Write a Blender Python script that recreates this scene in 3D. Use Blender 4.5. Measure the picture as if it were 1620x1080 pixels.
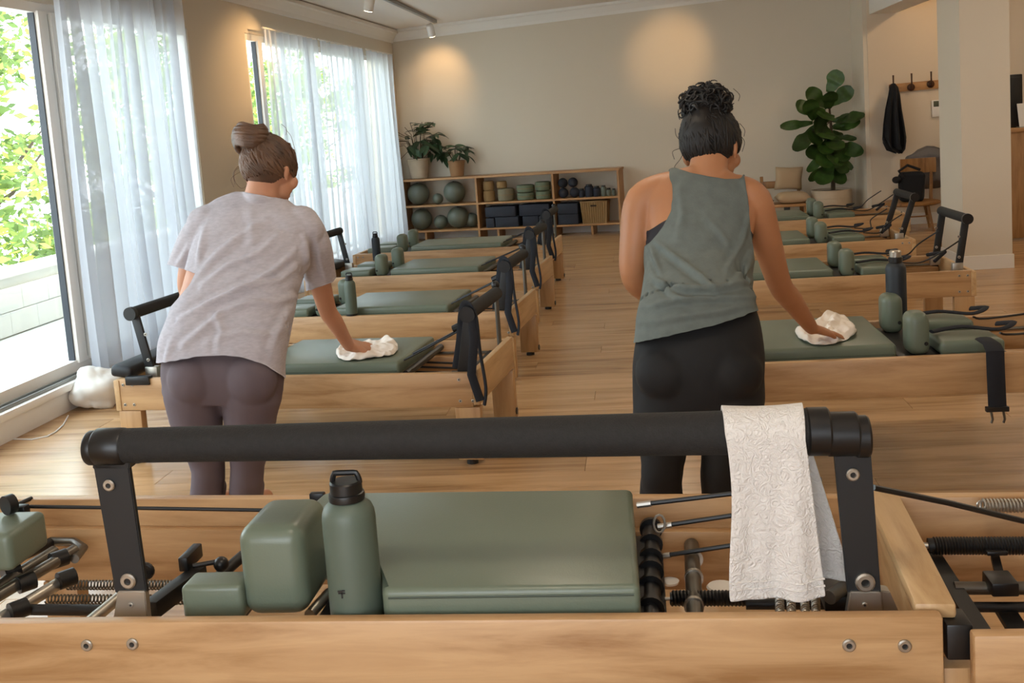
import bpy, bmesh, math, random
from math import sin, cos, pi, radians as R
from mathutils import Vector as V, Matrix, noise
from mathutils.bvhtree import BVHTree
for o in list(bpy.data.objects): bpy.data.objects.remove(o)
sc = bpy.context.scene; COL = sc.collection
random.seed(7)
# ------------------------------------------------------------ camera
H = 1.55; F = 1700.; CX = 810.; CY = 398.42
MC = Matrix(((0.99134874, 0.05524415, 0.11906202), (0.11132405, 0.12664324, -0.98568172), (-0.06953155, 0.99040879, 0.11939762)))
cd = bpy.data.cameras.new('camera'); cam = bpy.data.objects.new('camera', cd); COL.objects.link(cam)
cam.matrix_world = Matrix.Translation((0, 0, H)) @ MC.to_4x4()
cd.sensor_width = 36; cd.lens = F * 36 / 1620; cd.sensor_fit = 'HORIZONTAL'; cd.shift_y = (CY - 540) / 1620
cd.clip_start = .05; cd.clip_end = 200
sc.camera = cam
def ray(x, y): return MC @ V(((x - CX) / F, -(y - CY) / F, -1))
def U(x, y, z=0):
    r = ray(x, y); return V((0, 0, H)) + r * ((z - H) / r.z)
def D(x, y, Y):
    r = ray(x, y); return V((0, 0, H)) + r * (Y / r.y)
def DX(x, y, X):
    r = ray(x, y); return V((0, 0, H)) + r * (X / r.x)
# ------------------------------------------------------------ light
sc.view_settings.view_transform = 'Standard'; sc.view_settings.look = 'None'
sc.view_settings.gamma = 1; sc.view_settings.use_curve_mapping = False
sc.view_settings.exposure = -0.22
w = bpy.data.worlds.new('sky'); sc.world = w; w.use_nodes = True; nt = w.node_tree; nt.nodes.clear()
SKY_STRENGTH = 8.5; WALL_LAMP = 70; FILL_LAMP = 17
wo = nt.nodes.new('ShaderNodeOutputWorld'); bg = nt.nodes.new('ShaderNodeBackground'); gr = nt.nodes.new('ShaderNodeValToRGB')
tc = nt.nodes.new('ShaderNodeTexCoord'); sx_ = nt.nodes.new('ShaderNodeSeparateXYZ')
nt.links.new(tc.outputs['Generated'], sx_.inputs[0]); nt.links.new(sx_.outputs[2], gr.inputs[0]); nt.links.new(gr.outputs[0], bg.inputs[0]); nt.links.new(bg.outputs[0], wo.inputs[0])
gr.color_ramp.elements[0].position = 0; gr.color_ramp.elements[0].color = (.86, .90, .93, 1)
gr.color_ramp.elements[1].position = .6; gr.color_ramp.elements[1].color = (.70, .82, .97, 1)
bg.inputs[1].default_value = SKY_STRENGTH
def light(name, typ, loc, e, col, **k):
    l = bpy.data.lights.new(name, typ); l.energy = e; l.color = col
    o = bpy.data.objects.new(name, l); COL.objects.link(o); o.location = loc
    for a, b in k.items(): setattr(l, a, b)
    return o
def aim(o, d): o.rotation_euler = V(d).to_track_quat('-Z', 'Y').to_euler()
sun = light('sun', 'SUN', (-8, 4, 8), 6.0, (1, .93, .8), angle=R(2)); aim(sun, (-.35, .75, -.85))
# ------------------------------------------------------------ materials
MATS = {}
def lin(h):
    c = [int(h[i:i+2], 16) / 255 for i in (0, 2, 4)]
    return tuple(x / 12.92 if x <= .04045 else ((x + .055) / 1.055) ** 2.4 for x in c) + (1,)
def mat(name, hexc, rough=.5, metal=0, bump=0, bscale=60, var=0, vscale=8, spec=.5, stretch=(1, 1, 1), sub=0, sheen=0, randv=0):
    m = bpy.data.materials.new(name); m.use_nodes = True; n = m.node_tree; b = n.nodes['Principled BSDF']
    c = lin(hexc); b.inputs['Base Color'].default_value = c; b.inputs['Roughness'].default_value = rough
    b.inputs['Metallic'].default_value = metal; b.inputs['Specular IOR Level'].default_value = spec
    if sub: b.inputs['Subsurface Weight'].default_value = sub; b.inputs['Subsurface Radius'].default_value = (.02, .008, .004)
    if sheen: b.inputs['Sheen Weight'].default_value = sheen
    t = n.nodes.new('ShaderNodeTexCoord'); mp = n.nodes.new('ShaderNodeMapping'); mp.inputs['Scale'].default_value = stretch
    n.links.new(t.outputs['Object'], mp.inputs[0])
    if var:
        ns = n.nodes.new('ShaderNodeTexNoise'); ns.inputs['Scale'].default_value = vscale; ns.inputs['Detail'].default_value = 5
        n.links.new(mp.outputs[0], ns.inputs[0]); rp = n.nodes.new('ShaderNodeValToRGB')
        rp.color_ramp.elements[0].position = .3; rp.color_ramp.elements[1].position = .7
        rp.color_ramp.elements[0].color = tuple(max(0, x * (1 - var)) for x in c[:3]) + (1,)
        rp.color_ramp.elements[1].color = tuple(min(1, x * (1 + var)) for x in c[:3]) + (1,)
        n.links.new(ns.outputs[0], rp.inputs[0]); out = rp.outputs[0]
        if randv:
            oi = n.nodes.new('ShaderNodeObjectInfo'); hs = n.nodes.new('ShaderNodeHueSaturation'); ma = n.nodes.new('ShaderNodeMapRange')
            ma.inputs[3].default_value = 1 - randv; ma.inputs[4].default_value = 1 + randv
            n.links.new(oi.outputs['Random'], ma.inputs[0]); n.links.new(ma.outputs[0], hs.inputs['Value']); n.links.new(out, hs.inputs['Color']); out = hs.outputs[0]
        n.links.new(out, b.inputs['Base Color'])
    if bump:
        nb = n.nodes.new('ShaderNodeTexNoise'); nb.inputs['Scale'].default_value = bscale; nb.inputs['Detail'].default_value = 4
        n.links.new(mp.outputs[0], nb.inputs[0]); bu = n.nodes.new('ShaderNodeBump'); bu.inputs['Strength'].default_value = bump; bu.inputs['Distance'].default_value = .004
        n.links.new(nb.outputs[0], bu.inputs['Height']); n.links.new(bu.outputs[0], b.inputs['Normal'])
    MATS[name] = m; return m
def wood(name, light_, dark, axis='X', rough=.42, scale=1., randv=.05):
    m = bpy.data.materials.new(name); m.use_nodes = True; n = m.node_tree; b = n.nodes['Principled BSDF']
    b.inputs['Roughness'].default_value = rough
    t = n.nodes.new('ShaderNodeTexCoord'); mp = n.nodes.new('ShaderNodeMapping')
    s = {'X': (1.1, 11, 11), 'Y': (11, 1.1, 11), 'Z': (11, 11, 1.1)}[axis]
    mp.inputs['Scale'].default_value = [q * scale for q in s]; n.links.new(t.outputs['Object'], mp.inputs[0])
    oi = n.nodes.new('ShaderNodeObjectInfo'); mu = n.nodes.new('ShaderNodeMath'); mu.operation = 'MULTIPLY'; mu.inputs[1].default_value = 37
    n.links.new(oi.outputs['Random'], mu.inputs[0]); cb = n.nodes.new('ShaderNodeCombineXYZ'); n.links.new(mu.outputs[0], cb.inputs[0]); n.links.new(mu.outputs[0], cb.inputs[1]); n.links.new(mu.outputs[0], cb.inputs[2])
    n.links.new(cb.outputs[0], mp.inputs['Location'])
    n1 = n.nodes.new('ShaderNodeTexNoise'); n1.inputs['Scale'].default_value = 1.6; n1.inputs['Detail'].default_value = 8; n1.inputs['Roughness'].default_value = .62; n1.inputs['Distortion'].default_value = .5
    n.links.new(mp.outputs[0], n1.inputs[0])
    rp = n.nodes.new('ShaderNodeValToRGB'); e = rp.color_ramp.elements
    e[0].position = .3; e[0].color = lin(dark); e[1].position = .62; e[1].color = lin(light_)
    x = e.new(.48); x.color = tuple((p + 2 * q) / 3 for p, q in zip(lin(dark), lin(light_)))
    n.links.new(n1.outputs[0], rp.inputs[0])
    hs = n.nodes.new('ShaderNodeHueSaturation'); ma = n.nodes.new('ShaderNodeMapRange'); ma.inputs[3].default_value = 1 - randv; ma.inputs[4].default_value = 1 + randv
    n.links.new(oi.outputs['Random'], ma.inputs[0]); n.links.new(ma.outputs[0], hs.inputs['Value']); n.links.new(rp.outputs[0], hs.inputs['Color']); n.links.new(hs.outputs[0], b.inputs['Base Color'])
    bu = n.nodes.new('ShaderNodeBump'); bu.inputs['Strength'].default_value = .12; bu.inputs['Distance'].default_value = .003
    n.links.new(n1.outputs[0], bu.inputs['Height']); n.links.new(bu.outputs[0], b.inputs['Normal'])
    return m
WX = wood('maple_x', 'C29C70', '966D42', 'X'); WY = wood('maple_y', 'C8A679', 'A27C50', 'Y'); WZ = wood('maple_z', 'BC9567', '9C7346', 'Z')
OAKX = wood('oak_x', 'B98C5C', '94683C', 'X'); OAKZ = wood('oak_z', 'B98C5C', '94683C', 'Z'); DOAK = wood('chair_oak', '9C7040', '6E4A26', 'Z')
FLOORM = wood('floor_oak', 'C29A6E', '8E6A45', 'X', rough=.24, scale=.6, randv=.09)
WALLM = mat('wall_paint', 'D6CBB9', .9, bump=.05, bscale=200)
WALLW = mat('warm_wall_paint', 'D6C6B0', .9)
WHITE = mat('white_trim', 'E6E2DB', .55); CEIL = mat('ceiling_paint', 'E2DAD0', .9)
ALU = mat('grey_aluminium', '8C8C88', .4, .6); DARKFR = mat('dark_gasket', '33383F', .5)
GREEN = mat('sage_vinyl', '667060', .34, bump=.08, bscale=250, var=.04, vscale=3)
GREEND = mat('sage_seam', '3A4438', .5)
BLACK = mat('black_metal', '121213', .5, bump=.04, bscale=300); FOAM = mat('black_foam_grip', '1A1918', .8, bump=.5, bscale=260, var=.2, vscale=90)
PLAST = mat('black_plastic', '0F0F10', .38); WEB = mat('navy_webbing', '14171F', .85, bump=.4, bscale=400)
STEEL = mat('brushed_steel', 'B5B0A6', .35, .9); STEELD = mat('dark_steel_tube', '6B675F', .35, .8)
BOTG = mat('sage_bottle', '566256', .48, bump=.03, bscale=300); BOTB = mat('charcoal_bottle', '1E252C', .5)
TOWEL = mat('white_terry', 'D9D5D0', .95, sheen=.2); RAG = mat('cream_cloth', 'E9DFD3', .95, bump=.3, bscale=120)
SKIN1 = mat('skin_light', 'C08A6C', .55, var=.06, vscale=6, sub=.08); SKIN2 = mat('skin_tan', 'B07A55', .5, var=.06, vscale=6, sub=.08)
TEE = mat('heather_tee', 'B3AEB4', .9, bump=.25, bscale=220, var=.09, vscale=40, stretch=(1, 1, 3)); MAUVE = mat('mauve_legging', '5F5257', .8, bump=.1, bscale=300)
TANK = mat('sage_tank', '646C68', .85, bump=.2, bscale=260, var=.10, vscale=30); BLK = mat('black_legging', '0A0A0C', .75, bump=.1, bscale=300)
BRA = mat('black_bra', '1C1A22', .8); HAIR1 = mat('brown_hair', '5A3F2C', .5, var=.45, vscale=10); HAIR2 = mat('black_hair', '110D0B', .62, var=.4, vscale=10)
CERAM = mat('cream_ceramic', 'B9A78F', .8, var=.12, vscale=5, bump=.2, bscale=20); TERRA = mat('tan_terracotta', '9A7450', .8, var=.1, vscale=6); SOIL = mat('soil', '2A1E15', 1)
LEAFM = mat('fig_leaf', '35501F', .42, var=.3, vscale=5, randv=.35); LEAFD = mat('dark_leaf', '33492F', .45, var=.3, vscale=5, randv=.35); STEM = mat('stem', '4A3A28', .8)
OUTLEAF = mat('outdoor_leaf', '7C9440', .6, var=.4, vscale=2, randv=.4); TRUNK = mat('bark', '4C3E30', .9)
BALLM = mat('sage_ball', '60665A', .35, var=.05, vscale=9); NAVY = mat('navy_foam', '232834', .75); STRAW = mat('straw', '97794F', .9, bump=.8, bscale=80)
KHAKI = mat('khaki_block', '7C745C', .8); SAGEB = mat('sage_roll', '66705A', .8); CREAMC = mat('cream_cushion', 'C3A988', .95, bump=.3, bscale=120); GREYC = mat('charcoal_cushion', '3B3B3D', .95)
COATM = mat('black_cloth', '15161A', .9); PARK = mat('grey_fleece', '6B6663', .95, bump=.8, bscale=90); BAGW = mat('white_plastic_bag', 'D8D2C8', .5, bump=.4, bscale=25)
BLOCKW = mat('white_blockwork', 'D5D3CC', .9, bump=.2, bscale=40); DECK = mat('balcony_tile', 'C9C6BE', .8); BRONZE = mat('bronze_hook', '4A2F1E', .4, .5); PANELG = mat('panel_green', '4F5340', .5)
def emis(name, col, s):
    m = bpy.data.materials.new(name); m.use_nodes = True; b = m.node_tree.nodes['Principled BSDF']
    b.inputs['Emission Color'].default_value = col + (1,); b.inputs['Emission Strength'].default_value = s; return m
BULB = emis('lamp_glow', (1, .8, .5), 14)
def sheer():
    m = bpy.data.materials.new('sheer_voile'); m.use_nodes = True; n = m.node_tree; n.nodes.clear()
    o = n.nodes.new('ShaderNodeOutputMaterial'); tr = n.nodes.new('ShaderNodeBsdfTransparent'); tl = n.nodes.new('ShaderNodeBsdfTranslucent'); df = n.nodes.new('ShaderNodeBsdfDiffuse')
    tl.inputs[0].default_value = (.60, .62, .66, 1); df.inputs[0].default_value = (.66, .68, .72, 1)
    m1 = n.nodes.new('ShaderNodeMixShader'); m1.inputs[0].default_value = .5; n.links.new(tl.outputs[0], m1.inputs[1]); n.links.new(df.outputs[0], m1.inputs[2])
    m2 = n.nodes.new('ShaderNodeMixShader'); n.links.new(tr.outputs[0], m2.inputs[1]); n.links.new(m1.outputs[0], m2.inputs[2])
    lw = n.nodes.new('ShaderNodeLayerWeight'); lw.inputs[0].default_value = .35; mr = n.nodes.new('ShaderNodeMapRange'); mr.inputs[3].default_value = .62; mr.inputs[4].default_value = .99
    n.links.new(lw.outputs['Facing'], mr.inputs[0]); n.links.new(mr.outputs[0], m2.inputs[0]); n.links.new(m2.outputs[0], o.inputs[0]); return m
SHEER = sheer()
def glass():
    m = bpy.data.materials.new('window_glass'); m.use_nodes = True; n = m.node_tree; n.nodes.clear()
    o = n.nodes.new('ShaderNodeOutputMaterial'); tr = n.nodes.new('ShaderNodeBsdfTransparent'); tr.inputs[0].default_value = (.95, .98, .97, 1)
    g = n.nodes.new('ShaderNodeBsdfGlossy'); g.inputs['Roughness'].default_value = .02;     mx = n.nodes.new('ShaderNodeMixShader'); mx.inputs[0].default_value = .06; n.links.new(tr.outputs[0], mx.inputs[1]); n.links.new(g.outputs[0], mx.inputs[2]); n.links.new(mx.outputs[0], o.inputs[0]); return m
GLASS = glass()
# ------------------------------------------------------------ builders
class MB:
    def __init__(s): s.b = bmesh.new()
    def _x(s, vs, m=None):
        if m is not None: bmesh.ops.transform(s.b, matrix=m, verts=vs)
    def box(s, a, b, bev=0, seg=2, rot=None):
        a = V(a); b = V(b); c = (a + b) / 2; d = b - a
        t = bmesh.new(); bmesh.ops.create_cube(t, size=1)
        bmesh.ops.scale(t, vec=(abs(d.x), abs(d.y), abs(d.z)), verts=t.verts)
        if bev: bmesh.ops.bevel(t, geom=t.edges[:], offset=bev, segments=seg, affect='EDGES', profile=.5)
        m = Matrix.Translation(c)
        if rot is not None: m = m @ rot.to_4x4()
        bmesh.ops.transform(t, matrix=m, verts=t.verts); s._m(t); return s
    def _m(s, t):
        mp = {v: s.b.verts.new(v.co) for v in t.verts}
        for f in t.faces:
            try: s.b.faces.new([mp[v] for v in f.verts])
            except ValueError: pass
        t.free()
    def beam(s, p, q, w, h, up=(0, 0, 1), bev=0):
        p = V(p); q = V(q); d = q - p; x = d.normalized(); y = V(up).cross(x)
        if y.length < 1e-4: y = V((0, 1, 0)).cross(x)
        y.normalize(); z = x.cross(y); m = Matrix((x, y, z)).transposed()
        L = d.length / 2; c = (p + q) / 2
        return s.box(c - V((L, w / 2, h / 2)), c + V((L, w / 2, h / 2)), bev, rot=m)
    def tube(s, pts, r, n=12, cap=True, flat=1.):
        pts = [V(p) for p in pts]; rr = r if isinstance(r, (list, tuple)) else [r] * len(pts); prev = None; rings = []
        for i, p in enumerate(pts):
            t = (pts[min(i + 1, len(pts) - 1)] - pts[max(i - 1, 0)]).normalized()
            if prev is None: a = V((0, 0, 1)).cross(t) if abs(t.z) < .9 else V((0, 1, 0)).cross(t)
            else: a = prev - t * prev.dot(t)
            if a.length < 1e-6: a = V((1, 0, 0)).cross(t)
            a.normalize(); prev = a; b = t.cross(a)
            rings.append([s.b.verts.new(p + (a * cos(2 * pi * k / n) + b * sin(2 * pi * k / n) * flat) * rr[i]) for k in range(n)])
        s._sk(rings, cap); return s
    def _sk(s, rings, cap=True, closed=True):
        n = len(rings[0])
        for A, B in zip(rings, rings[1:]):
            for k in range(n if closed else n - 1): s.b.faces.new((A[k], A[(k + 1) % n], B[(k + 1) % n], B[k]))
        if cap: s.b.faces.new(rings[0][::-1]); s.b.faces.new(rings[-1])
    def cyl(s, p, q, r, n=16): return s.tube([p, q], r, n)
    def lathe(s, prof, c=(0, 0, 0), n=24, cap=True, m=None):
        c = V(c); rings = []
        for r, z in prof:
            rg = []
            for k in range(n):
                q = V((r * cos(2 * pi * k / n), r * sin(2 * pi * k / n), z))
                if m is not None: q = m @ q
                rg.append(s.b.verts.new(c + q))
            rings.append(rg)
        s._sk(rings, cap); return s
    def sphere(s, c, r, sc_=(1, 1, 1), rot=None, u=20, v=14):
        t = bmesh.new(); bmesh.ops.create_uvsphere(t, u_segments=u, v_segments=v, radius=r); bmesh.ops.scale(t, vec=sc_, verts=t.verts)
        m = Matrix.Translation(V(c))
        if rot is not None: m = m @ rot.to_4x4()
        bmesh.ops.transform(t, matrix=m, verts=t.verts); s._m(t); return s
    def loft(s, rings, cap=True):
        rg = [[s.b.verts.new(p) for p in r] for r in rings]; s._sk(rg, cap); return s
    def grid(s, rows, closed=False):
        rg = [[s.b.verts.new(p) for p in r] for r in rows]; s._sk(rg, False, closed); return s
    def mesh(s, name, m, smooth=35):
        bmesh.ops.recalc_face_normals(s.b, faces=s.b.faces[:]); me = bpy.data.meshes.new(name); s.b.to_mesh(me); s.b.free()
        if m: me.materials.append(m)
        if smooth:
            for p in me.polygons: p.use_smooth = True
            me.set_sharp_from_angle(angle=R(smooth))
        return me
    def build(s, name, m, parent=None, world=False, smooth=35):
        if world and parent is not None: bmesh.ops.transform(s.b, matrix=parent.matrix_basis.inverted(), verts=s.b.verts[:])
        return link(name, s.mesh(name, m, smooth), parent)
def link(name, me, parent=None):
    o = bpy.data.objects.new(name, me); COL.objects.link(o)
    if parent is not None: o.parent = parent
    return o
def tag(o, label, cat, group=None):
    o['label'] = label; o['category'] = cat
    if group: o['group'] = group
    return o
def thing(name, label, cat, loc=(0, 0, 0), rz=0, group=None):
    o = bpy.data.objects.new(name, None); COL.objects.link(o); o.location = loc; o.rotation_euler = (0, 0, rz); o.empty_display_size = .1
    o.matrix_basis = Matrix.Translation(V(loc)) @ Matrix.Rotation(rz, 4, 'Z')
    return tag(o, label, cat, group)
def struct(o): o['kind'] = 'structure'; return o
# ------------------------------------------------------------ room shell
LA = V((-3.55, 6, 0)); LU = (V((-3.28, 15, 0)) - LA).normalized(); LN = V((LU.y, -LU.x, 0))   # left wall: along, inward normal
LANG = math.atan2(LU.y, LU.x)
def frame(o, a, ang): o.matrix_basis = Matrix.Translation(V(a)) @ Matrix.Rotation(ang, 4, 'Z'); return o
TOP = 3.05
fl = MB().box((-3.95, -1.6, -.12), (5.6, 15.3, -.012)).build('floor', FLOORM); struct(fl)
PL = {}
def plank_mesh(L, w=.2):
    k = round(L, 3)
    if k not in PL:
        PL[k] = MB().box((0, 0, -.012), (L - .0015, w - .0012, 0), .0012, 1).mesh('plank', FLOORM, 30)
    return PL[k]
rest = MB(); row = 0; y = -1.6
while y < 15.2:
    x = -3.9 - random.choice((0, .4, .8, 1.2, 1.6)); 
    while x < 5.5:
        a = max(x, -3.9); b = min(x + 2., 5.5)
        if b - a > .3:
            if 3.0 <= y <= 11.6 and a < 3.6:
                p = link('plank', plank_mesh(b - a), fl); p.location = (a, y, 0)
            else: rest.box((a, y, -.012), (b - .0015, y + .1988, 0))
        x += 2.
    y += .2
r_ = rest.build('plank', FLOORM, fl, smooth=0); r_['kind'] = 'stuff'
# ceiling (rises a little to the right)
cb = MB(); zc = lambda x: 2.93 + .03 * (x + 3.3)
cb.loft([[V((-4, -1.6, zc(-4))), V((5.6, -1.6, zc(5.6))), V((5.6, -1.6, zc(5.6) + .1)), V((-4, -1.6, zc(-4) + .1))], [V((-4, 15.4, zc(-4))), V((5.6, 15.4, zc(5.6))), V((5.6, 15.4, zc(5.6) + .1)), V((-4, 15.4, zc(-4) + .1))]])
struct(cb.build('ceiling', CEIL, smooth=0))
# left wall, with local x = along, y = outward (+y is to the left)
wl = MB(); T = .14
D0, D1, DZ0, DZ1 = -3.4, 2.35, .19, 2.47      # door wall 1 opening (s)
W0, W1, WZ0, WZ1 = 3.55, 8.45, .12, 2.52
for a, b, z0, z1 in ((-7.6, D0, 0, TOP), (D0, D1, 0, DZ0), (D0, D1, DZ1, TOP), (D1, W0, 0, TOP), (W0, W1, 0, WZ0), (W0, W1, WZ1, TOP), (W1, 9.6, 0, TOP)):
    wl.box((a, 0, z0), (b, T, z1))
wlo = wl.build('wall_left', WALLM, smooth=0); frame(wlo, LA, LANG); struct(wlo)
# patio doors
def window(name, s0, s1, z0, z1, mull, gas=True):
    o = MB()
    o.box((s0, .01, z1 - .06), (s1, .12, z1)).box((s0, .01, z0), (s1, .12, z0 + .07)).box((s0, .01, z0), (s0 + .05, .12, z1)).box((s1 - .05, .01, z0), (s1, .12, z1))
    w_ = o.build(name, WHITE, smooth=0); frame(w_, LA, LANG); struct(w_)
    xs = [s0 + .05] + list(mull) + [s1 - .05]
    for m in mull:
        MB().box((m - .05, -.005, z0 + .05), (m + .05, .07, z1 - .05), .004).build('mullion', WHITE, w_)
        MB().box((m - .062, .02, z0 + .07), (m - .05, .06, z1 - .06)).build('gasket', DARKFR, w_)
    for a, b in zip(xs, xs[1:]):
        MB().box((a, .052, z0 + .06), (b, .058, z1 - .06)).build('pane', GLASS, w_, smooth=0)
    return w_
win1 = window('window_1', D0, D1, DZ0, DZ1, (-1.6, .32, .46))
win2 = window('window_2', W0, W1, WZ0, WZ1, (3.9, 5.42, 7.25))
# raised sill of the patio door and its track
sl = MB(); sl.box((D0 - .1, -.06, 0), (D1 + .05, 0, .16), .006).box((D0 - .1, -.09, .13), (D1 + .05, .02, .175), .006)
s_ = sl.build('trim_1', WHITE); frame(s_, LA, LANG); struct(s_)
tr_ = MB().box((-3.4, -.055, .176), (D1, -.045, .196)).box((-3.4, -.02, .176), (D1, -.01, .2)).build('door_track', ALU, s_, smooth=0)
# baseboards left
bb = MB().box((D1, -.018, 0), (W0, 0, .1)).box((W0, -.018, 0), (9.25, 0, .1)); bo = bb.build('baseboard_left', WHITE, smooth=0); frame(bo, LA, LANG); struct(bo)
# back wall
BA = V((-3.6, 15.007, 0)); BU = (V((2.75, 14.07, 0)) - BA); BL = BU.length; BU.normalize(); BANG = math.atan2(BU.y, BU.x)
bw = MB().box((-.2, 0, 0), (BL, .15, TOP)).build('wall_back', WALLM, smooth=0); frame(bw, BA, BANG); struct(bw)
def crown(name, A, ang, L, zf):
    b = MB(); rr = []
    for x in (0, L):
        zz = zf(x); rr.append([V((x, 0, zz - .16)), V((x, -.02, zz - .16)), V((x, -.03, zz - .12)), V((x, -.09, zz - .05)), V((x, -.12, zz - .04)), V((x, -.12, zz)), V((x, 0, zz))])
    b.loft(rr); o = b.build(name, WHITE, smooth=0); frame(o, A, ang); return struct(o)
crown('trim_2', BA, BANG, BL, lambda x: zc(BA.x + x * BU.x) + .002)
o = crown('trim_3', LA + LU * 9.3, LANG + pi, 16, lambda x: zc(-3.3 - x * .03) + .002)
o.matrix_basis = Matrix.Translation(LA) @ Matrix.Rotation(LANG, 4, 'Z') @ Matrix.Translation((-7, 0, 0)) 
bb = MB().box((.2, -.018, 0), (BL, 0, .11)); bo = bb.build('baseboard_back', WHITE, smooth=0); frame(bo, BA, BANG); struct(bo)
# return + hook wall + right side
struct(MB().box((2.75, 13.36, 0), (2.88, 14.25, TOP)).build('wall_return', WALLM, smooth=0))
struct(MB().box((2.80, 13.35, 0), (5.6, 13.5, TOP)).build('wall_entrance', WALLW, smooth=0))
struct(MB().box((2.8, 13.332, 0), (5.5, 13.35, .13)).build('baseboard_entrance', WHITE, smooth=0))
struct(MB().box((5.5, -1.6, 0), (5.65, 13.5, TOP + .2)).build('wall_right', WALLW, smooth=0))
# wall behind the camera, with an unseen opening added to let in fill daylight
bk = MB()
for a, b, z0, z1 in ((-4, -2.6, 0, TOP + .1), (.6, 5.6, 0, TOP + .25), (-2.6, .6, 2.5, TOP + .2), (-2.6, .6, 0, .5)): bk.box((a, -1.75, z0), (b, -1.6, z1))
struct(bk.build('wall_rear', WALLM, smooth=0))
w3 = MB()
for a in (-2.6, -1.0, .55): w3.box((a, -1.7, .5), (a + .05, -1.63, 2.5))
w3.box((-2.6, -1.7, .5), (.6, -1.63, .55)).box((-2.6, -1.7, 2.45), (.6, -1.63, 2.5)); w3o = w3.build('rear_fill_window', WHITE, smooth=0); struct(w3o)
# soffit beam
struct(MB().box((2.83, 9.7, 2.52), (3.16, 13.35, TOP + .05)).build('trim_4', WHITE, smooth=0))
# column
cl = MB().box((2.785, 9.66, 0), (3.19, 10.33, TOP + .1)).build('wall_column', WALLM, smooth=0); struct(cl)
MB().box((2.775, 9.645, 0), (3.2, 10.34, .12)).build('column_base', WHITE, cl, smooth=0)
# ------------------------------------------------------------ balcony + trees
struct(MB().box((-5.25, -2, -.1), (-3.72, 18, .13)).build('balcony_floor', DECK, smooth=0))
pw = MB().box((-5.26, -2, -.1), (-5.06, 18, .60)).build('wall_balcony', BLOCKW, smooth=0); struct(pw)
bm0 = MB().box((0, 0, 0), (.03, .386, .186), .004, 1).mesh('block', BLOCKW, 0)
for j in range(2):
    for i in range(44):
        b = link('block', bm0, pw); b.location = (-5.06, -1.0 + i * .39 + (j % 2) * .195, .14 + j * .19)
MB().box((-5.29, -2, .60), (-5.02, 18, .65), .006).build('coping', WHITE, pw)
def leaf_mesh(name, L, w, m, cup=.15, n=5, ruf=0, fid=0):
    b = MB(); rows = []
    for i in range(n + 1):
        t = i / n; ww = w * (sin(pi * min(1, (t * .93 + .05)) ** .8)) ** .8
        if fid: ww = w * (.12 + .88 * max(0, sin(pi * min(1, t ** 1.55 * .93 + .03))) ** .62) * (1 - .16 * math.exp(-((t - .38) / .1) ** 2))
        if i == n: ww = w * (.35 if fid else .05)
        z = -cup * L * (t ** 2) + ruf * L * .05 * sin(t * 14)
        rows.append([V((-ww / 2, t * L, z + cup * ww * .5)), V((0, t * L, z - .01 * L)), V((ww / 2, t * L, z + cup * ww * .5))])
    b.grid(rows); return b.mesh(name, m, 60)
def tree(x, y, h, rad, seed, label):
    rnd = random.Random(seed)
    t = thing('garden_tree', label, 'tree', (x, y, -3.5), 0, None)
    b = MB(); pts = [(0, 0, 0), (.1, .05, h * .4), (-.1, .1, h * .75)]; b.tube(pts, [.2, .14, .06], 8)
    for k in range(9):
        a = rnd.uniform(0, 2 * pi); z = h * rnd.uniform(.35, .7); L = rad * rnd.uniform(.6, 1)
        b.tube([(0, 0, z), (cos(a) * L * .5, sin(a) * L * .5, z + .4), (cos(a) * L, sin(a) * L, z + rnd.uniform(.5, 1.3))], [.06, .035, .01], 6)
    b.build('trunk', TRUNK, t)
    vs = []; fs = []
    cl_ = []
    for k in range(70):
        a = rnd.uniform(0, 2 * pi); q = rnd.uniform(.2, 1) ** .6; zz = rnd.uniform(-1, 1); rr = rad * q * math.sqrt(max(0, 1 - zz * zz * .8))
        cl_.append((cos(a) * rr, sin(a) * rr, h * .68 + zz * h * .36, rnd.uniform(.25, .6)))
    for (cx, cy, cz, cr) in cl_:
        for k in range(130):
            p = V((rnd.gauss(0, 1), rnd.gauss(0, 1), rnd.gauss(0, .7))) * cr * .55 + V((cx, cy, cz))
            d = V((rnd.gauss(0, 1), rnd.gauss(0, 1), rnd.gauss(0, .6))).normalized(); e = d.cross(V((rnd.gauss(0, 1), rnd.gauss(0, 1), rnd.gauss(0, 1)))).normalized()
            L = rnd.uniform(.06, .12); i = len(vs)
            vs += [p - d * L, p + e * L * .45, p + d * L, p - e * L * .45]; fs.append((i, i + 1, i + 2, i + 3))
    me = bpy.data.meshes.new('foliage'); me.from_pydata(vs, [], fs); me.materials.append(OUTLEAFT)
    f = link('foliage', me, t); f['kind'] = 'stuff'
def leafy():
    m = bpy.data.materials.new('outdoor_leaf_t'); m.use_nodes = True; n = m.node_tree; n.nodes.clear()
    o = n.nodes.new('ShaderNodeOutputMaterial'); tl = n.nodes.new('ShaderNodeBsdfTranslucent'); df = n.nodes.new('ShaderNodeBsdfDiffuse'); mx = n.nodes.new('ShaderNodeMixShader')
    g = n.nodes.new('ShaderNodeNewGeometry'); rp = n.nodes.new('ShaderNodeValToRGB'); n.links.new(g.outputs['Random Per Island'], rp.inputs[0])
    rp.color_ramp.elements[0].color = (.10, .16, .05, 1); rp.color_ramp.elements[1].color = (.50, .52, .12, 1); e = rp.color_ramp.elements.new(.5); e.color = (.22, .32, .10, 1)
    n.links.new(rp.outputs[0], tl.inputs[0]); n.links.new(rp.outputs[0], df.inputs[0]); n.links.new(tl.outputs[0], mx.inputs[1]); n.links.new(df.outputs[0], mx.inputs[2]); n.links.new(mx.outputs[0], o.inputs[0]); return m
OUTLEAFT = leafy()
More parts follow.
